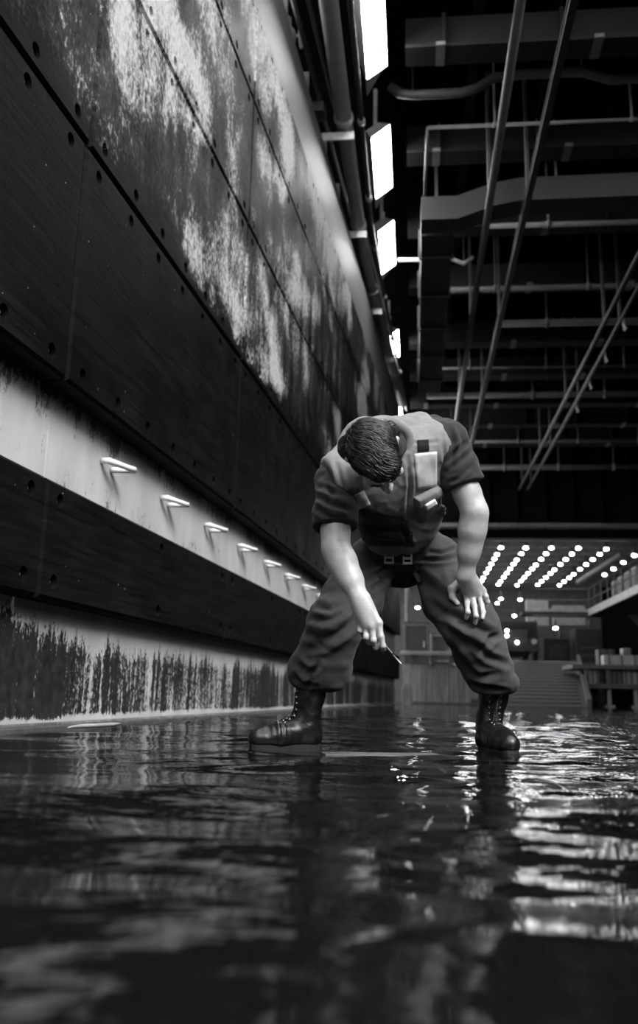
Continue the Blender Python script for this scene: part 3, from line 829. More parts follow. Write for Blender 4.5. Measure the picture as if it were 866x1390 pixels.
# pale lockers on the gallery
b0 = None
for k in range(6):
    loc = (8.7 + .05 * k, 34.3 + 1.5 * k, GZ + .03); lab = f'pale upright locker standing on the side gallery, {ORD[k]} going away'
    if b0 is None:
        b0 = thing('locker', lab, 'locker', loc, 0, 'lockers on the gallery'); L = Vector(loc)
        MB().box(L + UZ * .65, (.5, .8, 1.3), None, .02).obj('body', M['bglight'], b0)
        MB().box(L + Vector((-.26, 0, .65)), (.03, .7, 1.15), None, .01).obj('door', M['bgmid'], b0)
    else: dup(b0, loc, lab)
b = MB(); b.tube([PY(845, 752, 34), PY(785, 790, 42)], .12, 10)
b.tube([PY(815, 771, 37.6), PY(815, 771, 37.6) + UZ * .75], .03, 8)
q = PY(845, 752, 34); tag(b.obj('slanted_duct', M['bgmid'], None, q), 'grey round duct slanting along the lower overhead over the gallery', 'duct')
b = MB()
q = PY(729, 832, 48)
b.box(q, (1.1, .4, 1.3), None, .03); b.box(q + Vector((1.6, .3, -.1)), (1.6, .4, 1.0), None, .03)
tag(b.obj('vent_trunk', M['bglight'], None, q), 'pale boxy vent trunk above and beyond the truck', 'vent')

# trailer and stowed gear beside the ramp
Yt = 31.5
zA, zB, zC = PY(840, 906, Yt).z, PY(840, 893, Yt).z, PY(840, 932, Yt).z
xa, xb = PY(789, 930, Yt).x, PY(885, 930, Yt).x
t = thing('flatbed_trailer', 'grey two level trailer on legs stowed beside the ramp', 'trailer', ((xa + xb) / 2, Yt, 0))
MB().box(((xa + xb) / 2, Yt + .8, zC), (xb - xa, 2.2, .16), None, .02).obj('lower_deck', M['bgmid'], t)
MB().box(((xa + xb) / 2 - .3, Yt + .8, zA), (xb - xa, 2.2, .14), None, .02).obj('upper_deck', M['bgmid'], t)
for x in (PY(826, 950, Yt).x, PY(862, 950, Yt).x):
    MB().box((x, Yt - .1, zC / 2), (.12, .16, zC), None, .02).box((x, Yt - .1, .04), (.3, .3, .08)).obj('leg', M['bglight'], t)
for x in (xa + .15, PY(824, 930, Yt).x, PY(868, 930, Yt).x):
    MB().box((x, Yt - .2, (zA + zC) / 2), (.1, .12, zA - zC)).obj('post', M['bgmid'], t)
for x in (xa + .6, xb - .4):
    MB().tube([(x - .1, Yt + 1.2, .33), (x + .1, Yt + 1.2, .33)], .36, 20).obj('wheel', M['rubber'], t)
for px0, px1, py1, py0, dy, mt, lab in [(797, 812, 930, 908, 0, 'bglight', 'pale crate on the lower trailer deck, slimmest of the three'), (828, 846, 930, 911, 0, 'bgmid', 'grey crate on the lower trailer deck in the middle'), (847, 868, 930, 909, .1, 'bglight', 'pale crate on the lower trailer deck at the outer end'),
                                       (820, 868, 903, 890, .1, 'bglight', 'long pale chest on the upper trailer deck'), (812, 834, 890, 868, .75, 'bgmid', 'grey upright case behind the long pale chest'), (846, 856, 890, 866, .75, 'bglight', 'narrow pale case behind the long pale chest')]:
    a = PY(px0, py1, Yt + dy); c = PY(px1, py0, Yt + dy); base = zC + .08 if py1 > 915 else zA + .07
    ctr = Vector(((a.x + c.x) / 2, Yt + dy + .25, base)); h = c.z - a.z
    t = thing('crate', lab, 'crate', ctr)
    MB().box(ctr + UZ * (h / 2), (c.x - a.x, .5, h), None, .02).obj('body', M[mt], t)
    b = MB()
    for k in (-1, 0, 1): b.box(ctr + Vector((k * (c.x - a.x) * .36, -.26, h / 2)), (.05, .04, h * .96))
    b.obj('batten', M['bgmid'] if mt == 'bglight' else M['bgdark'], t)
# machinery blocks at the far end to give the dim clutter
for px0, px1, py0, mt, y, lab in [(735, 775, 868, 'bgdark', 44, 'black machinery block beyond the truck near the gallery'), (778, 812, 855, 'bgdark', 41, 'dark generator set beyond the trailer under the gallery'), (652, 672, 835, 'bgmid', 46, 'grey stack of gear beyond the knee')]:
    a = PY(px0, 900, y); c = PY(px1, py0, y); zb = zr if px0 < 776 else 0
    ctr = Vector(((a.x + c.x) / 2, y, zb)); t = thing('machinery', lab, 'machinery', ctr)
    MB().box(ctr + UZ * ((c.z - zb) / 2), (c.x - a.x, 1.4, c.z - zb), None, .06).obj('casing', M[mt], t)
    b = MB()
    for k in range(5): b.box(ctr + Vector((0, -.72, (c.z - zb) * (.35 + .1 * k))), ((c.x - a.x) * .6, .05, .05))
    b.obj('louvre', M['bgmid'], t)
    MB().tube([ctr + Vector((0.2, 0, c.z - zb)), ctr + Vector((0.2, 0, c.z - zb + .4))], .08, 10).obj('exhaust', M['bgmid'], t)

# ------------------------------------------------------------------ person: signed-distance sculpting
VOX = 0.0038


class Field:
    BIG = 0.09

    def __init__(s, vox=VOX): s.ops = []; s.vox = vox

    def rc(s, a, b, ra, rb, k=0.02, flat=None):
        """tapered capsule; flat=(axis, factor) squeezes it along an axis"""
        a, b = np.array(a, float), np.array(b, float); r = max(ra, rb)

        def fn(p):
            ab = b - a; L = max(ab @ ab, 1e-9); q = p - a
            if flat is not None:
                ax = np.array(flat[0], float); ax /= np.linalg.norm(ax)
                t = np.clip((q @ ab) / L, 0, 1); d = q - t[..., None] * ab; c = d @ ax
                d = d + (c * (1 / flat[1] - 1))[..., None] * ax
                return (np.linalg.norm(d, axis=-1) - (ra + (rb - ra) * t)) * min(1, flat[1] * 1.15)
            t = np.clip((q @ ab) / L, 0, 1)
            return np.linalg.norm(q - t[..., None] * ab, axis=-1) - (ra + (rb - ra) * t)
        s.ops.append((fn, np.minimum(a, b) - r, np.maximum(a, b) + r, k, 'u')); return s

    def chain(s, pts, rs, k=0.02, **kw):
        for i in range(len(pts) - 1): s.rc(pts[i], pts[i + 1], rs[i], rs[i + 1], k, **kw)
        return s

    def ell(s, c, ax, rad, k=0.02, op='u'):
        """ellipsoid with orthonormal axes (3 vectors) and radii"""
        c = np.array(c, float); R = np.array([list(v) for v in ax], float); rad = np.array(rad, float)

        def fn(p):
            q = (p - c) @ R.T
            k0 = np.linalg.norm(q / rad, axis=-1); k1 = np.linalg.norm(q / rad ** 2, axis=-1)
            return k0 * (k0 - 1) / np.maximum(k1, 1e-6)
        e = np.sqrt(((R * rad[:, None]) ** 2).sum(0))
        s.ops.append((fn, c - e, c + e, k, op)); return s

    def cut(s, c, nrm, k=0.01, soft=None):
        """keep the side the normal points away from"""
        c = np.array(c, float); n = np.array(nrm, float); n /= np.linalg.norm(n)
        s.ops.append((lambda p: -((p - c) @ n), None, None, k, 's')); return s

    def custom(s, fn, lo, hi, k=0.0, op='u'):
        s.ops.append((fn, np.array(lo, float), np.array(hi, float), k, op)); return s

    def build(s, shift=None):
        us = [o for o in s.ops if o[4] == 'u']
        lo = np.min([o[1] for o in us], 0) - 4 * s.vox; hi = np.max([o[2] for o in us], 0) + 4 * s.vox
        n = np.ceil((hi - lo) / s.vox).astype(int) + 1
        A = np.full(n, s.BIG, np.float32)
        for fn, l, h, k, op in s.ops:
            if l is None: i0 = np.zeros(3, int); i1 = n
            else:
                pad = k + 4 * s.vox + (0.02 if op == 'u' else 0)
                i0 = np.clip(np.floor((l - pad - lo) / s.vox).astype(int), 0, n); i1 = np.clip(np.ceil((h + pad - lo) / s.vox).astype(int) + 1, 0, n)
            if (i1 <= i0).any(): continue
            g = np.stack(np.meshgrid(*[lo[d] + s.vox * np.arange(i0[d], i1[d]) for d in range(3)], indexing='ij'), -1)
            d = fn(g).astype(np.float32); sl = tuple(slice(i0[q], i1[q]) for q in range(3)); B = A[sl]
            if op == 'u':
                if k > 0:
                    hh = np.maximum(k - np.abs(B - d), 0) / k; A[sl] = np.minimum(np.minimum(B, d) - hh * hh * k * 0.25, s.BIG)
                else: A[sl] = np.minimum(B, d)
            else:
                d = -d
                if k > 0:
                    hh = np.maximum(k - np.abs(B - d), 0) / k; A[sl] = np.maximum(B, d) + hh * hh * k * 0.25
                else: A[sl] = np.maximum(B, d)
        A[[0, -1]] = s.BIG; A[:, [0, -1]] = s.BIG; A[:, :, [0, -1]] = s.BIG
        g = openvdb.FloatGrid(s.BIG); g.copyFromArray(A)
        pts, quads = g.convertToQuads(0.0)
        pts = np.asarray(pts, float) * s.vox + lo
        q = np.asarray(quads, int)
        p0, p1, p2, p3 = (pts[q[:, i]] for i in range(4))
        vol = np.einsum('ij,ij->i', p0, np.cross(p1, p2) + np.cross(p2, p3)).sum()
        if vol < 0: q = q[:, ::-1]
        return pts, q


def vnoise(p, seed=0):
    """smooth 3D value noise in -1..1"""
    i = np.floor(p).astype(np.int64); f = p - i; f = f * f * (3 - 2 * f)

    def h(x, y, z):
        n = (x * 374761393 + y * 668265263 + z * 1274126177 + seed * 974634777) & 0xffffffff
        n = ((n ^ (n >> 13)) * 1274126177) & 0xffffffff
        return ((n ^ (n >> 16)) & 0xffff) / 32767.5 - 1
    r = 0
    for dx in (0, 1):
        for dy in (0, 1):
            for dz in (0, 1):
                w = np.abs(1 - dx - f[:, 0]) * np.abs(1 - dy - f[:, 1]) * np.abs(1 - dz - f[:, 2])
                r = r + w * h(i[:, 0] + dx, i[:, 1] + dy, i[:, 2] + dz)
    return r


def normals(p, q):
    n = np.zeros_like(p); c = np.cross(p[q[:, 2]] - p[q[:, 0]], p[q[:, 3]] - p[q[:, 1]])
    for i in range(4): np.add.at(n, q[:, i], c)
    return n / np.maximum(np.linalg.norm(n, axis=1, keepdims=True), 1e-12)


def smooth(p, q, it=2, f=0.5):
    for _ in range(it):
        a = np.zeros_like(p); c = np.zeros(len(p))
        for i in range(4):
            np.add.at(a, q[:, i], p[q[:, (i + 1) % 4]]); np.add.at(a, q[:, i], p[q[:, (i - 1) % 4]]); np.add.at(c, q[:, i], 2)
        p = p + f * (a / np.maximum(c, 1)[:, None] - p)
    return p


CAMn = np.array(CAM); CRn, CUn, FWn = np.array(CR), np.array(CU), np.array(FW)


def proj_n(p):
    d = p - CAMn; z = d @ FWn
    return np.stack([CX + F * (d @ CRn) / z, CY - F * (d @ CUn) / z], 1)


def creases(p, n, lines):
    """cloth folds: each (polyline in picture px, width px, depth m) on the side that faces the lens"""
    px = proj_n(p); fac = np.clip(-((p - CAMn) / np.linalg.norm(p - CAMn, axis=1, keepdims=True) * n).sum(1) * 2.5, 0, 1)
    out = np.zeros(len(p))
    for pts, w, dep in lines:
        best = np.full(len(p), 1e9); tt = np.zeros(len(p)); pts = np.array(pts, float); N = len(pts) - 1
        for i in range(N):
            a, b = pts[i], pts[i + 1]; ab = b - a; t = np.clip(((px - a) @ ab) / (ab @ ab), 0, 1)
            d = np.linalg.norm(px - a - t[:, None] * ab, axis=1); m_ = d < best; best[m_] = d[m_]; tt[m_] = (i + t[m_]) / N
        env = np.sin(np.clip(tt, 0.02, 0.98) * pi) ** 0.5
        x = best / w
        out += dep * env * (-np.exp(-x * x * 1.6) + 0.75 * np.exp(-(x - 1.7) ** 2 * 1.6))
    return out * fac


def mesh_np(name, p, q, mat, parent=None, loc=None, bvh=False):
    Mi = parent_world(parent).inverted() if parent is not None else (Matrix.Translation(Vector(loc)).inverted() if loc is not None else Matrix.Identity(4))
    T = np.array(Mi); pl = p @ T[:3, :3].T + T[:3, 3]
    me = bpy.data.meshes.new(name); me.from_pydata(pl.tolist(), [], q.tolist()); me.materials.append(mat)
    me.polygons.foreach_set('use_smooth', [True] * len(q))
    o = bpy.data.objects.new(name, me); COL.objects.link(o)
    if parent is not None: o.parent = parent
    elif loc is not None: o.location = loc
    return (o, BVHTree.FromPolygons(p.tolist(), q.tolist())) if bvh else o


def V(px, py, d): return np.array(P(px, py, d))


def unit(v): return v / np.linalg.norm(v)


def hit(bvh, px, py, out=0.0):
    v = ray(px, py); r = bvh.ray_cast(CAM, v)
    return None if r[0] is None else np.array(r[0]) - np.array(v) * out


# ---- skeleton (picture point, distance ahead of the lens)
PEL = V(546, 757, 3.92); NECK = V(532, 606, 3.42)
SHR, SHL = V(454, 654, 3.43), V(606, 600, 3.50)
HIPR, HIPL = V(506, 772, 3.90), V(590, 766, 3.90)
KNR, KNL = V(450, 848, 3.70), V(650, 850, 3.68)
ANR, ANL = V(426, 975, 3.90), V(675, 975, 3.92)
ELR, WRR = V(456, 744, 3.36), V(489, 815, 3.30)
ELL, WRL = V(644, 694, 3.50), V(632, 781, 3.50)
hR = np.array(PZ(434, 1014, 0)); hR = V(434, 1006, 3.86); hR[2] = 0; tR = hR + .285 * unit(-np.array(RH) * .95 - np.array(FH) * .31)
tL = V(696, 1012, 3.70); tL[2] = 0; hL = tL - .285 * unit(np.array(RH) * .22 - np.array(FH) * .97)
STR = V(425, 930, hR @ np.array(FH) - .03); STL = V(673, 930, hL @ np.array(FH) - .07)
ANR = hR + (tR - hR) * .22 + np.array([0, 0, .09]); ANL = hL + (tL - hL) * .22 + np.array([0, 0, .09])
Sx = unit(SHL - SHR); Ux = NECK - PEL; Ux = unit(Ux - Sx * (Ux @ Sx)); Nx = np.cross(Sx, Ux)
if Nx @ (CAMn - NECK) < 0: Nx = -Nx
TL = np.linalg.norm(NECK - PEL)
AX3 = (Sx, Ux, Nx)
HC = V(508, 617, 3.10)
Vc = unit(CAMn - HC); idn = -CUn - Vc * (-CUn @ Vc); idn = unit(idn); irt = unit(np.cross(idn, Vc)); 
if irt @ CRn < 0: irt = -irt
rr = radians(22); dn2 = cos(rr) * idn + sin(rr) * irt; rt2 = cos(rr) * irt - sin(rr) * idn
tq = radians(10); HF = cos(tq) * dn2 + sin(tq) * Vc; HU = cos(tq) * Vc - sin(tq) * dn2; HS = rt2
for nm, a, b in (('torso', PEL, NECK), ('uarmR', SHR, ELR), ('farmR', ELR, WRR), ('uarmL', SHL, ELL), ('farmL', ELL, WRL), ('thighR', HIPR, KNR), ('shinR', KNR, ANR), ('thighL', HIPL, KNL), ('shinL', KNL, ANL), ('shoulders', SHR, SHL), ('neckhead', NECK, HC)):
    pass
PB = P(552, 1000, 3.86); PB.z = 0


def hd(s_, u_, f_, k=1.06): return HC + k * (HS * s_ + HU * u_ + HF * f_)


# ---- trousers (built first: the hand rests on them)
ft = Field(0.0055)
ft.ell(PEL + Ux * 0.075, AX3, (0.165, 0.115, 0.125), 0.05)
ft.rc(V(518, 750, 3.92), V(578, 748, 3.92), 0.085, 0.085, 0.05)
ft.chain([V(502, 768, 3.90), V(478, 812, 3.82), V(455, 848, 3.74), V(443, 885, 3.78), V(436, 905, 3.82), V(430, 920, 3.84)], [.112, .122, .112, .103, .108, .094], 0.03)
ft.rc(V(410, 912, 3.84), V(448, 914, 3.84), .06, .068, 0.04)
ft.chain([V(594, 764, 3.90), V(612, 812, 3.82), V(638, 850, 3.75), V(652, 885, 3.80), V(664, 908, 3.83), V(672, 925, 3.85)], [.112, .117, .112, .102, .093, .076], 0.03)
ft.rc(V(655, 921, 3.83), V(686, 927, 3.83), .045, .045, 0.04)
ft.cut(V(430, 938, 3.84), (0, 0, -1), 0.02)
p, q = ft.build(); n = normals(p, q)
px = proj_n(p)
amp = 0.006 * vnoise(p * np.array([9, 9, 22]), 3) + 0.004 * vnoise(p * np.array([20, 20, 38]), 4)
lines = [([(425, 822), (450, 828), (480, 815)], 5, .011), ([(420, 838), (440, 843), (466, 832), (486, 818)], 5, .012), ([(414, 858), (432, 868), (458, 858), (478, 838)], 6, .012),
         ([(412, 880), (440, 876), (475, 850), (492, 828)], 6, .013), ([(402, 900), (412, 908), (422, 912)], 5, .012), ([(418, 935), (421, 915), (432, 902)], 4, .013), ([(400, 920), (412, 930), (428, 931)], 4, .012),
         ([(500, 770), (525, 762), (548, 758)], 4, .009), ([(492, 790), (515, 778), (540, 766)], 4, .010), ([(500, 805), (522, 786), (538, 772)], 4, .010), ([(505, 752), (530, 752), (545, 756)], 3, .008), ([(478, 800), (500, 820), (512, 800)], 5, .008),
         ([(560, 757), (590, 761), (622, 757)], 3, .009), ([(575, 748), (600, 752), (625, 742)], 3, .008), ([(562, 775), (590, 800), (612, 822)], 7, .013), ([(572, 795), (600, 830), (640, 848), (672, 864)], 7, .016),
         ([(598, 838), (622, 866), (645, 884)], 6, .011), ([(640, 868), (662, 892), (690, 902)], 5, .012), ([(655, 880), (665, 868), (678, 862)], 4, .010), ([(612, 870), (625, 895), (640, 910)], 5, .010), ([(640, 926), (660, 932), (688, 938)], 4, .013), ([(630, 905), (650, 918), (676, 916)], 4, .009),
         ([(566, 780), (560, 800), (575, 820)], 4, .006), ([(610, 770), (618, 800), (640, 826)], 5, .007)]
p = p + n * (amp + creases(p, n, lines))[:, None]
p = smooth(p, q, 1, 0.4)
T_P, T_Q = p, q
bvh_t = BVHTree.FromPolygons(p.tolist(), q.tolist())


def on_leg(px_, py_, out): return hit(bvh_t, px_, py_, out)


# ---- the body, one continuous surface
fb = Field(VOX)
AB = PEL + Ux * TL * 0.4; CH = PEL + Ux * TL * 0.72
fb.ell(PEL, AX3, (0.14, 0.11, 0.10), 0.04); fb.ell(AB, AX3, (0.135, 0.18, 0.095), 0.05); fb.ell(CH + Nx * -.005, AX3, (0.16, 0.18, 0.105), 0.05)
HB1, HB2 = V(500, 606, 3.58), V(585, 592, 3.60)
fb.rc(HB1, HB2, .06, .06, .06)
fb.rc(SHR + Sx * .03, SHL - Sx * .03, 0.062, 0.062, 0.05)
nb = NECK + Ux * 0.0 - Nx * 0.03; nt_ = hd(0, -0.085, -0.03)
fb.chain([nb - Ux * .05, nb, nt_], [0.085, 0.066, 0.058], 0.05)
# head
AXH = (HS, HU, HF)
fb.ell(hd(0, 0.01, -0.012), AXH, (0.081, 0.098, 0.101), 0.02)
fb.ell(hd(0, -0.055, 0.03), AXH, (0.066, 0.085, 0.068), 0.03)
fb.rc(hd(0, -0.115, 0.062), hd(0, -0.125, 0.072), 0.03, 0.026, 0.03)           # chin
for s_ in (-1, 1):
    fb.rc(hd(s_ * .055, -.075, 0.0), hd(s_ * .02, -.12, .06), 0.022, 0.02, 0.03)   # jaw
    fb.ell(hd(s_ * .033, -.012, .093), AXH, (.02, .013, .014), 0.012, 's')          # eye socket
    fb.ell(hd(s_ * .048, -.045, .072), AXH, (.024, .02, .02), 0.02)                  # cheek bone
    fb.ell(hd(s_ * .033, -.014, .079), AXH, (.0145, .0125, .0125), 0.004)           # lidded eye
    fb.rc(hd(s_ * .014, .006, .097), hd(s_ * .05, .006, .083), 0.009, 0.008, 0.015)  # brow
    fb.rc(hd(s_ * .080, .012, -.008), hd(s_ * .074, -.045, -.002), 0.014, 0.010, 0.006, flat=(HS + HF * .0, 0.55))   # ear
    fb.rc(hd(s_ * .086, .016, -.016), hd(s_ * .088, -.01, -.022), 0.010, 0.008, 0.006)
fb.chain([hd(0, -.005, .096), hd(0, -.04, .114), hd(0, -.05, .119)], [.010, .012, .0135], 0.012)  # nose
for s_ in (-1, 1): fb.ell(hd(s_ * .013, -.052, .106), AXH, (.010, .008, .011), 0.008)
fb.rc(hd(-.021, -.083, .092), hd(.021, -.083, .092), .0075, .0075, 0.008); fb.rc(hd(-.018, -.094, .091), hd(.018, -.094, .091), .008, .008, 0.006)
# arms
def arm(sh, el, wr, el_out):
    d1 = unit(wr - el); side = el_out
    fb.chain([sh, sh + (el - sh) * .35, sh + (el - sh) * .75, el], [.046 if sh is SHR else .058, .050 if sh is SHR else .056, .048, .045], 0.035)
    m_ = el + (wr - el) * .28
    fb.chain([el, m_, el + (wr - el) * .62, wr], [.045, .0475, .039, .0285], 0.035)
    fb.rc(el + side * .012 + d1 * .02, m_ + side * .010 + d1 * .05, .034, .030, 0.03)


def L(px_, py_, out): return on_leg(px_, py_, out) if on_leg(px_, py_, out) is not None else V(px_, py_, 3.62)


dk = float((L(641, 807, .030) - CAMn) @ np.array(FH))
kL = [V(655, 802, dk + .012), V(648.5, 806, dk + .002), V(641, 808, dk), V(633, 806, dk + .004)]
WRL = (L(632, 783, .045) + WRL) / 2
arm(SHR, ELR, WRR, -CRn * .8 + CUn * .2); arm(SHL, ELL, WRL, CRn)
# hands
def hand(wr, kn, fingers, thumb, kr=.0145, fr=.0104, dirn=None):
    flatn = unit(np.cross(kn[3] - kn[0], (kn[1] + kn[2]) / 2 - wr))
    for i, k_ in enumerate(kn):
        w0 = wr + (kn[i] - (kn[1] + kn[2]) / 2) * 0.45
        fb.rc(w0, k_, 0.0185 if i in (1, 2) else .0175, kr, 0.012)
    fb.rc(wr, wr + ((kn[1] + kn[2]) / 2 - wr) * .35, .027, .027, 0.035, flat=(flatn, 0.78))
    for i in range(3): fb.rc(kn[i], kn[i + 1], kr * .9, kr * .9, 0.010)
    mk = (kn[1] + kn[2]) / 2; fb.rc(wr + (mk - wr) * .3, wr + (mk - wr) * .8, .022, .021, 0.02)
    for kk in kn: fb.ell(kk - np.array(FW) * .004, (CRn, CUn, FWn), (kr * .82,) * 3, 0.006)
    for i, fs in enumerate(fingers):
        r0 = fr * (0.9 if i == 0 else 1.0)
        rs = [kr * .86, r0, r0 * .93, r0 * .80][:len(fs) + 1]
        fb.chain([kn[i]] + fs, rs, 0.004)
        for j_, (kp, r_) in enumerate(zip(fs[:-1], rs[1:])): fb.ell(kp, (CRn, CUn, FWn), (r_ * 1.1,) * 3, 0.004)
    fb.chain(thumb, [.019, .0165, .0128, .010][:len(thumb)], 0.008)


# reaching hand, pinching the tool: little finger first
hand(WRR, [V(489, 845, 3.315), V(497, 851, 3.295), V(506, 851, 3.28), V(514, 846, 3.275)],
     [[V(489, 856, 3.30), V(494, 863, 3.325), V(498, 862, 3.345)], [V(497, 865, 3.285), V(501, 872, 3.31), V(505, 869, 3.335)],
      [V(507, 869, 3.272), V(510, 879, 3.295), V(513, 877, 3.318)], [V(517, 864, 3.268), V(520, 877, 3.275), V(520, 882, 3.292)]],
     [V(499, 826, 3.33), V(512, 848, 3.335), V(517, 866, 3.325), V(520, 881, 3.312)])
# resting hand, flat on the thigh: little finger is on the outside
hand(WRL, kL,
     [[V(660, 810, dk + .004), V(662, 817, dk + .010), V(660.5, 825, dk + .020)], [V(653.5, 821, dk - .003), L(656, 831, .013), L(655, 839, .008)],
      [L(644, 822, .026), L(646, 836, .016), L(645, 846, .008)], [L(634, 820, .024), L(635, 831, .014), L(633, 839, .008)]],
     [V(624, 791, dk + .012), L(613, 800, .020), L(614, 810, .013), L(621, 819, .009)])
# legs and feet inside the clothes
for h_, k_, st_, a_ in ((HIPR, KNR, STR, ANR), (HIPL, KNL, STL, ANL)):
    fb.chain([h_, h_ + (k_ - h_) * .5, k_ + np.array([0, .09, 0]), st_, a_], [.085, .07, .05, .038, .030], 0.04)
bp, bq = fb.build(); bp = smooth(bp, bq, 1, 0.4)
person, bvh_b = mesh_np('person', bp, bq, M['skin'], None, PB, True)
tag(person, 'person in work trousers and pale vest bending over the water holding a slim tool', 'person')
mesh_np('trousers', T_P, T_Q, M['trousers'], person)

# ---- coverall shirt with rolled sleeves
fs = Field(0.0055)
fs.ell(AB, AX3, (0.155, 0.20, 0.115), 0.05); fs.ell(CH, AX3, (0.178, 0.185, 0.125), 0.05)
fs.rc(SHR + Sx * .02, SHL - Sx * .02, 0.066, 0.08, 0.05)
fs.rc(HB1, HB2, .085, .085, .06)
fs.rc(HB1, SHR, .07, .055, .05)
fs.rc(PEL, AB, 0.13, 0.125, 0.05)
fs.rc(nb - Ux * .03, nb + (nt_ - nb) * .35, 0.088, 0.076, 0.03)
for sh, el, c0, c1 in ((SHR, ELR, .50, .70), (SHL, ELL, .42, .64)):
    ce = sh + (el - sh) * c1; cs = sh + (el - sh) * c0; d_ = unit(el - sh)
    fs.chain([sh, cs, ce - d_ * .02], [.070 if sh is SHR else .086, .076, .072], 0.04)
    fs.rc(cs + d_ * .035, ce, .085, .084, 0.003)
    cc, dd = ce.copy(), d_.copy()
    fs.custom((lambda cc, dd: lambda g: np.maximum((g - cc) @ -dd, np.linalg.norm((g - cc) - ((g - cc) @ dd)[..., None] * dd, axis=-1) - .16))(cc, dd), cc - .17, cc + .17, 0.008, 's')
p, q = fs.build(); n = normals(p, q)
lines = [([(622, 575), (628, 600), (622, 622)], 4, .008), ([(612, 585), (616, 610), (612, 630)], 4, .007), ([(636, 600), (622, 612), (606, 630)], 4, .009), ([(640, 612), (625, 625), (606, 640)], 4, .008), ([(640, 632), (622, 650), (608, 656)], 3, .006),
         ([(430, 672), (448, 684), (472, 690)], 4, .010), ([(428, 688), (446, 702), (474, 704)], 4, .009), ([(432, 660), (450, 668), (470, 672)], 4, .008), ([(440, 655), (452, 672), (456, 690)], 4, .006)]
p = p + n * (0.004 * vnoise(p * 22, 8) + 0.003 * vnoise(p * 45, 9) + creases(p, n, lines))[:, None]
mesh_np('shirt', smooth(p, q, 1, .4), q, M['shirt'], person)

# ---- vest
fv = Field(0.005)
fv.ell(AB + Nx * .004, AX3, (0.178, 0.20, 0.142), 0.05); fv.ell(CH + Nx * .004, AX3, (0.205, 0.205, 0.148), 0.05)
fv.rc(SHR + Sx * .03, SHL - Sx * .045, 0.094, 0.098, 0.05)
fv.rc(HB1, HB2, .105, .105, .06)
fv.rc(HB1, SHR + Sx * .03, .105, .094, .05)
fv.rc(SHR + Sx * .035, CH - Sx * .10 + Nx * .02, .09, .11, .04)
for s_, sh in ((-1, SHR), (1, SHL)): fv.cut(sh + Sx * s_ * (.022 if s_ < 0 else -.012), Sx * s_, 0.015)
_d = unit(ELR - SHR)
fv.custom((lambda a, b: lambda g: np.linalg.norm((g - a) - np.clip(((g - a) @ (b - a)) / ((b - a) @ (b - a)), 0, 1)[..., None] * (b - a), axis=-1) - .094)(SHR + _d * .115 - Sx * .01, ELR), SHR - .3, SHR + .3, 0.01, 's')
fv.cut(PEL + Ux * TL * .20, -Ux, 0.02)
hc = nb + (nt_ - nb) * .45
fv.ell(hc, (Sx, unit(nt_ - nb), np.cross(Sx, unit(nt_ - nb))), (.092, .16, .092), 0.012, 's')
fv.rc(CH + Nx * .15 + Ux * .08, CH + Nx * .15 - Ux * .30, 0.0, 0.0, 0.0) if False else None
p, q = fv.build(); n = normals(p, q)
lines = [([(553, 620), (556, 660), (552, 705)], 3, .010), ([(556, 600), (568, 602), (596, 600)], 2.5, .004), ([(560, 700), (585, 712), (606, 705)], 5, .008), ([(575, 725), (590, 720), (604, 712)], 5, .008), ([(470, 640), (480, 670), (500, 700)], 4, .006),
         ([(545, 712), (552, 730), (560, 742)], 3, .01), ([(600, 590), (604, 630), (603, 690)], 3, .006), ([(480, 700), (510, 715), (545, 720)], 5, .009), ([(590, 660), (600, 672), (608, 690)], 4, .009), ([(455, 625), (462, 650), (470, 668)], 4, .006)]
p = p + n * (0.004 * vnoise(p * 20, 18) + 0.0025 * vnoise(p * 46, 19) + creases(p, n, lines))[:, None]
p = smooth(p, q, 1, .4)
vest, bvh_v = mesh_np('vest', p, q, M['vest'], person, None, True)
# collar ring round the neck, open at the throat
ring = []; ua = unit(nt_ - nb); fa = np.cross(Sx, ua); fa = fa if fa @ Nx > 0 else -fa
for a_ in np.linspace(radians(-62), radians(242), 33):
    r_ = .100
    ring.append(Vector(hc + Sx * r_ * cos(a_) - fa * r_ * sin(a_) * 1.0 - ua * (.035 - .03 * max(0, sin(a_)))))
rads = [.016 + .010 * sin(pi * i / 32) for i in range(33)]
cb = MB().tube(ring, rads, 12)
co = cb.obj('collar', M['vest'], vest)


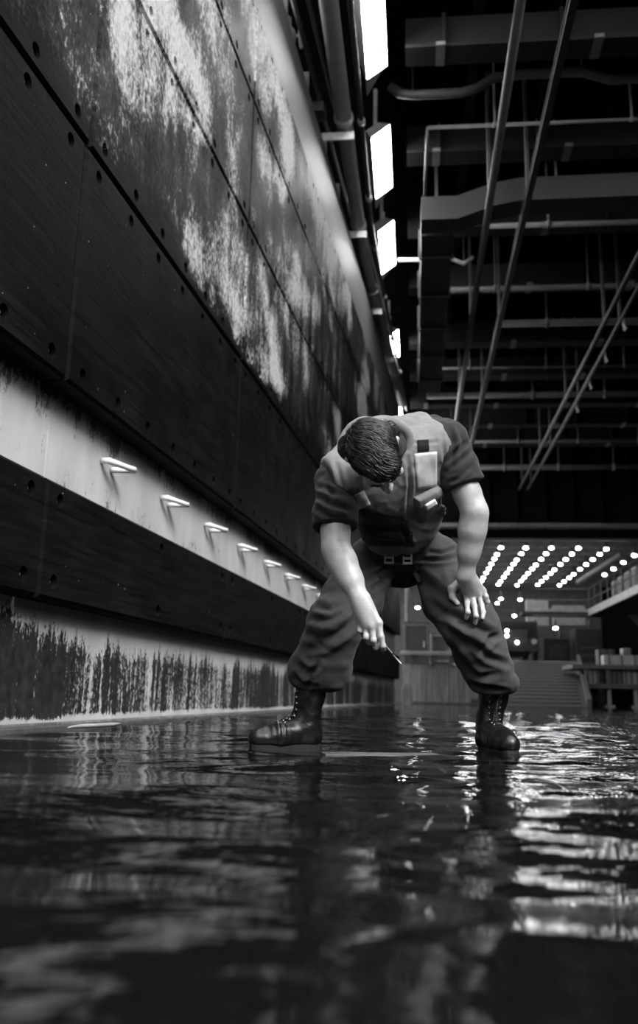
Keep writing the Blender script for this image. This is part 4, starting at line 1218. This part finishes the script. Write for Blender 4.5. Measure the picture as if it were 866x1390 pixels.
def decal(name, quad, bvh, out, thick, mat, parent, n_=(10, 12), sub=None, bulge=0.0):
    """a cloth piece lying on a garment: 4 picture corners, dropped on the surface"""
    nu, nv = n_; a, b, c, d = [np.array(x, float) for x in quad]; top = []; okk = True
    pts = []; nrm = []
    for j in range(nv + 1):
        for i in range(nu + 1):
            u, v = i / nu, j / nv; g = a * (1 - u) * (1 - v) + b * u * (1 - v) + c * u * v + d * (1 - u) * v
            vv = ray(g[0], g[1]); r = bvh.ray_cast(CAM, vv)
            if r[0] is None: pts.append(None); nrm.append(None)
            else: pts.append(np.array(r[0])); nrm.append(np.array(r[1]))
    good = [i for i in range(len(pts)) if pts[i] is not None]
    if not good: return None
    for i in range(len(pts)):
        if pts[i] is None:
            k_ = min(good, key=lambda g: abs(g - i)); pts[i] = pts[k_].copy(); nrm[i] = nrm[k_]
    mn = unit(np.mean(nrm, 0)); vs = []
    for i, (x, y) in enumerate(zip(pts, nrm)):
        uu = (i % (nu + 1)) / nu; v_ = (i // (nu + 1)) / nv
        vs.append(x + unit(y * .4 + mn) * (out + thick + bulge * (sin(pi * uu) * sin(pi * v_)) ** .6))
    top_n = len(vs); vs += [x - mn * 0.006 for x in pts]
    ix = lambda i, j: j * (nu + 1) + i
    fc = [(ix(i, j), ix(i + 1, j), ix(i + 1, j + 1), ix(i, j + 1)) for j in range(nv) for i in range(nu)]
    bd = [ix(i, 0) for i in range(nu)] + [ix(nu, j) for j in range(nv)] + [ix(i, nv) for i in range(nu, 0, -1)] + [ix(0, j) for j in range(nv, 0, -1)]
    fc += [(bd[k_], bd[(k_ + 1) % len(bd)], bd[(k_ + 1) % len(bd)] + top_n, bd[k_] + top_n) for k_ in range(len(bd))]
    return MB().add(vs, fc, 0, True).obj(name, mat, parent)


def lab(o, t):
    if o is not None: o['label'] = t
    return o


lab(decal('reflective_patch', [(562, 616), (592, 613), (592, 660), (566, 664)], bvh_v, .003, .003, M['patch'], vest), 'pale reflective patch on the chest')
lab(decal('fastener_patch', [(566, 598), (581, 597), (582, 612), (567, 613)], bvh_v, .003, .003, M['patch_dark'], vest, (6, 6)), 'small black square patch')
lab(decal('reflective_patch', [(466, 678), (494, 666), (503, 684), (480, 693)], bvh_v, .003, .003, M['patch'], vest), 'dull reflective patch low on the chest')
pk = decal('pocket', [(562, 680), (590, 662), (596, 690), (571, 708)], bvh_v, .004, .006, M['vest'], vest, (10, 10), None, .018)
fl_ = decal('pocket_flap', [(561, 675), (593, 658), (597, 668), (564, 688)], bvh_v, .022, .006, M['vest'], vest, (10, 5), None, .006)
lab(decal('label_strip', [(570, 679), (583, 671), (585, 677), (572, 686)], bvh_v, .040, .002, M['label'], pk, (6, 4)), 'white name label')
decal('front_zip', [(546, 708), (553, 706), (560, 738), (553, 741)], bvh_v, .003, .006, M['vest_dark'], vest, (4, 12))
lab(decal('chest_shade_panel', [(488, 690), (548, 700), (562, 742), (484, 740)], bvh_v, .002, .002, M['vest_dark'], vest, (22, 16)), 'black panel for the dark shirt and the shade under the chest')  # dark cloth laid on for the chest's shade as well as the shirt
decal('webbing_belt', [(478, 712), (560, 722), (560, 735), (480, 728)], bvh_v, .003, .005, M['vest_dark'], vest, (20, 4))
decal('side_tab', [(594, 688), (606, 680), (609, 692), (599, 700)], bvh_v, .004, .006, M['vest'], vest, (5, 5), None, .008)
# leg straps with buckles
for pts, bx in (([(531, 742), (529, 752), (526, 762), (522, 772), (516, 783)], (528, 757)), ([(556, 744), (554, 754), (556, 764), (563, 776), (571, 790)], (553, 758))):
    pl = [hit(bvh_t, x, y, .010) if hit(bvh_t, x, y) is not None else V(x, y, 3.78) for x, y in pts]
    if any(np.linalg.norm(a - b) > .25 for a, b in zip(pl, pl[1:])): pl = [V(x, y, 3.77) for x, y in pts]
    w_ = np.array(CR) * .0125; vs = []; fc = []
    for k_, x in enumerate(pl):
        for dx, dd in ((-1, 0), (1, 0), (1, .004), (-1, .004)): vs.append(x + w_ * dx - np.array(FW) * dd)
    for k_ in range(len(pl) - 1): fc += [(k_ * 4 + a, k_ * 4 + (a + 1) % 4, k_ * 4 + 4 + (a + 1) % 4, k_ * 4 + 4 + a) for a in range(4)]
    st = MB().add(vs, fc + [(0, 1, 2, 3), tuple(range(len(vs) - 4, len(vs)))]).obj('leg_strap', M['vest_dark'], vest)
    bc = hit(bvh_t, *bx, out=.018) if hit(bvh_t, *bx) is not None else V(*bx, 3.76)
    Rb = Matrix((CR, CU, -FW)).transposed()
    bu = MB()
    for dy in (-.02, .0, .02): bu.box(Vector(bc) + CU * dy, (.036, .009, .010), Rb, .002)
    for dx in (-.016, .016): bu.box(Vector(bc) + CR * dx, (.007, .05, .010), Rb, .002)
    lab(bu.obj('buckle', M['buckle'], st), 'grey plastic buckle')

# ---- hair
fh = Field(0.0038)
fh.ell(hd(0, 0.018, -0.016), AXH, (0.089, 0.107, 0.109), 0.01)
fh.ell(hd(0.012, .085, .055), AXH, (.062, .032, .055), 0.03)       # swept top
fh.rc(hd(-.06, -.03, -.055), hd(.06, -.03, -.055), .05, .05, .03)
# face, ears and nape left clear
fh.ell(hd(0, -.075, .115), AXH, (.098, .108, .062), 0.012, 's')
for s_ in (-1, 1): fh.ell(hd(s_ * .095, -.035, .012), AXH, (.028, .042, .030), 0.01, 's')
fh.cut(hd(0, -.075, 0), -HU, 0.01)
p, q = fh.build(); n = normals(p, q)
p = p + n * (.0025 * vnoise((p - HC) * 60, 33) + .0015 * vnoise((p - HC) * 130, 34))[:, None]
hb = MB(); hb.add(p, q.tolist(), 0, True)
# locks combed from the crown over to his left brow, short at the sides
bvh_h = BVHTree.FromPolygons(p.tolist(), q.tolist()); rgh = np.random.default_rng(3); cH = hd(0, .018, -.016)
for k_ in range(1150):
    u = unit(np.array([rgh.normal(0, .62), abs(rgh.normal(.55, .5)) + .02, rgh.normal(-.1, .75)]))
    top = np.clip((u[1] - .25) / .5, 0, 1); Ln = .035 + .055 * top * rgh.uniform(.6, 1.1); ns = 7; st = Ln / ns; pts = []
    wv = rgh.uniform(0, 6.28); cl = rgh.normal(0, .12)
    for i_ in range(ns):
        d = HS * u[0] + HU * u[1] + HF * u[2]
        r = bvh_h.ray_cast(Vector(cH + d * .25), Vector(-d), .25)
        if r[0] is None: break
        lift = (.0006 + .0060 * top * sin(pi * (i_ + .6) / ns)) * rgh.uniform(.7, 1.2)
        pts.append(r[0] + Vector(d) * lift)
        t_ = np.array([.55 + cl + .55 * sin(i_ * .8 + 1.5 * sin(u[0] * 5 + u[2] * 4) + wv * .12) * (.35 + .6 * top), -.15 - .5 * (1 - top), .75]) if top > .02 else np.array([.1 * np.sign(u[0]), -1, .25])
        t_ = t_ - u * (t_ @ u); u = unit(u + unit(t_) * st / .108)
        x = HS * u[0] * .089 + HU * (u[1] * .107 + .018) + HF * (u[2] * .109 - .016)
        if (x @ HF) > .045 and (x @ HU) < .035: break
    if len(pts) >= 3:
        N_ = len(pts); r0 = rgh.uniform(.0012, .0026); hb.tube(pts, [r0 * (.55 + .45 * sin(pi * min(1, (i_ + .8) / N_))) * (1 if i_ < N_ - 1 else .35) for i_ in range(N_)], 4)
hb.obj('hair', M['hair'], person)
for s_ in (-1, 1):
    b = MB(); b.tube([Vector(hd(s_ * x, z_, y_)) for x, z_, y_ in ((.014, .007, .104), (.028, .012, .102), (.042, .011, .094), (.054, .004, .084))], [.003, .0045, .004, .002], 8); b.obj('eyebrow', M['hair'], person)

# ---- boots
def boot(heel, toe, shaft_top, name='boot'):
    heel = np.array(heel, float); toe = np.array(toe, float); heel[2] = toe[2] = 0
    e = unit(toe - heel); Ln = np.linalg.norm(toe - heel); sd = np.array([-e[1], e[0], 0]); z = np.array([0, 0, 1.])
    g = lambda a, b, c: heel + e * a * Ln + sd * b + z * c
    f = Field(0.0042)
    f.chain([g(.14, 0, .045), g(.40, 0, .050), g(.62, .004, .042), g(.86, .0, .034)], [.044, .045, .050, .040], 0.03)
    f.rc(g(.84, 0, .036), g(.90, 0, .036), .041, .036, 0.02)
    f.rc(g(.60, 0, .05), g(.32, 0, .085), .036, .045, 0.03)
    st = np.array(shaft_top)
    f.chain([g(.16, 0, .055), g(.20, 0, .115), g(.22, 0, .115) * .35 + st * .65, st], [.046, .047, .053, .058], 0.03)
    f.cut(g(0, 0, .012), -z, 0.006)
    p, q = f.build(); n = normals(p, q)
    # leather creases across the instep and ankle
    t_ = (p - heel) @ e / Ln; hh = p[:, 2]
    p = p + n * (0.0022 * np.sin(hh * 95 + 3 * vnoise(p * 20, 5)) * np.exp(-((hh - .12) / .06) ** 2) + .0018 * vnoise(p * 34, 6) + .0022 * np.sin(t_ * 70) * np.exp(-((t_ - .62) / .1) ** 2) * (hh > .03))[:, None]
    o, bv = mesh_np(name, smooth(p, q, 1, .4), q, M['boot'], person, None, True)
    # sole with a heel block
    N_ = 26; prof = []
    for k_ in range(N_):
        an = 2 * pi * k_ / N_; u = .5 - .5 * cos(an); w_ = .047 * (1 - .16 * math.exp(-((u - .38) / .14) ** 2)) * (abs(sin(an)) ** .55) * (1 if sin(an) > 0 else -1)
        prof.append(g(-.03 + u * 1.04, w_, 0))
    MB().prism([Vector(x + z * -.028) for x in prof], (0, 0, .045)).obj('sole', M['sole'], o)
    # laces up the front of the shaft
    lc = MB(); ey = MB(); rows_ = []
    for k_ in range(8):
        hgt = .075 + .024 * k_ + .002; fr = g(1.4, 0, hgt); cen = g(.20, 0, max(hgt, .08)) if hgt > .1 else g(.40, 0, hgt)
        fr = cen + e * .3 if hgt > .115 else g(.62 - .12 * k_, 0, .3)
        row = []
        for s_ in (-1, 1):
            if hgt > .115: org = cen + e * .3 + sd * s_ * .021; dr = -e
            else: org = g(.56 - .09 * k_, s_ * .020, .3); dr = -z
            r = bv.ray_cast(Vector(org), Vector(dr)); row.append(None if r[0] is None else np.array(r[0]) - dr * .003)
        if row[0] is not None and row[1] is not None: rows_.append(row)
    for k_, (a, b) in enumerate(rows_):
        mid = (a + b) / 2 + (unit(e + z) * .004)
        lc.tube([Vector(a), Vector(mid), Vector(b)], .0028, 6)
        if k_ + 1 < len(rows_):
            a2, b2 = rows_[k_ + 1]; ee = unit(e + z) * .005
            lc.tube([Vector(a), Vector((a + b2) / 2 + ee), Vector(b2)], .0028, 6); lc.tube([Vector(b), Vector((b + a2) / 2 + ee), Vector(a2)], .0028, 6)
        for x in (a, b): ey.ball(x, .0052, n=8)
    lc.obj('lace', M['lace'], o); ey.obj('eyelet', M['eyelet'], o)
    cu_ = MB(); 
    return o


boot(hR, tR, STR); boot(hL, tL, STL)

# ---- the tool in the hand
a, b = P(515, 868, 3.30), P(546, 903, 3.27)
t = thing('probe_tool', 'slim black tool with a shiny tip held over the water', 'tool', a)
MB().tube([a, a.lerp(b, .05), a.lerp(b, .55), a.lerp(b, .6)], [.004, .0055, .0055, .004], 10).obj('shaft', M['tool'], t)
lab(MB().tube([a.lerp(b, .6), a.lerp(b, .93), b], [.0032, .003, .0015], 8).obj('tip', M['steel'], t), 'shiny steel tip')
lab(MB().tube([a.lerp(b, .14), a.lerp(b, .20)], .0068, 10).obj('ferrule', M['steel'], t), 'steel ring')


# ------------------------------------------------------------------ light: sky over the added stern wall and the open near overhead
wd = bpy.data.worlds.new('sky'); SC.world = wd; wd.use_nodes = True
nt = wd.node_tree; bg = nt.nodes['Background']
bg.inputs[0].default_value = (1, 1, 1, 1); bg.inputs[1].default_value = 3.7
sl = bpy.data.lights.new('daylight', 'SUN'); sl.energy = 3.6; sl.angle = radians(24)
so = bpy.data.objects.new('daylight', sl); COL.objects.link(so); so.location = (4, -6, 14)
so.rotation_euler = Vector((0.55, -0.66, 0.78)).to_track_quat('Z', 'Y').to_euler()

SC.view_settings.view_transform = 'Standard'; SC.view_settings.look = 'None'
SC.view_settings.exposure = 0.0; SC.view_settings.gamma = 1.0; SC.view_settings.use_curve_mapping = False
SC.cycles.use_denoising = True
SC.cycles.max_bounces = 8
SC.cycles.sample_clamp_indirect = 6.0
SC.cycles.caustics_reflective = False
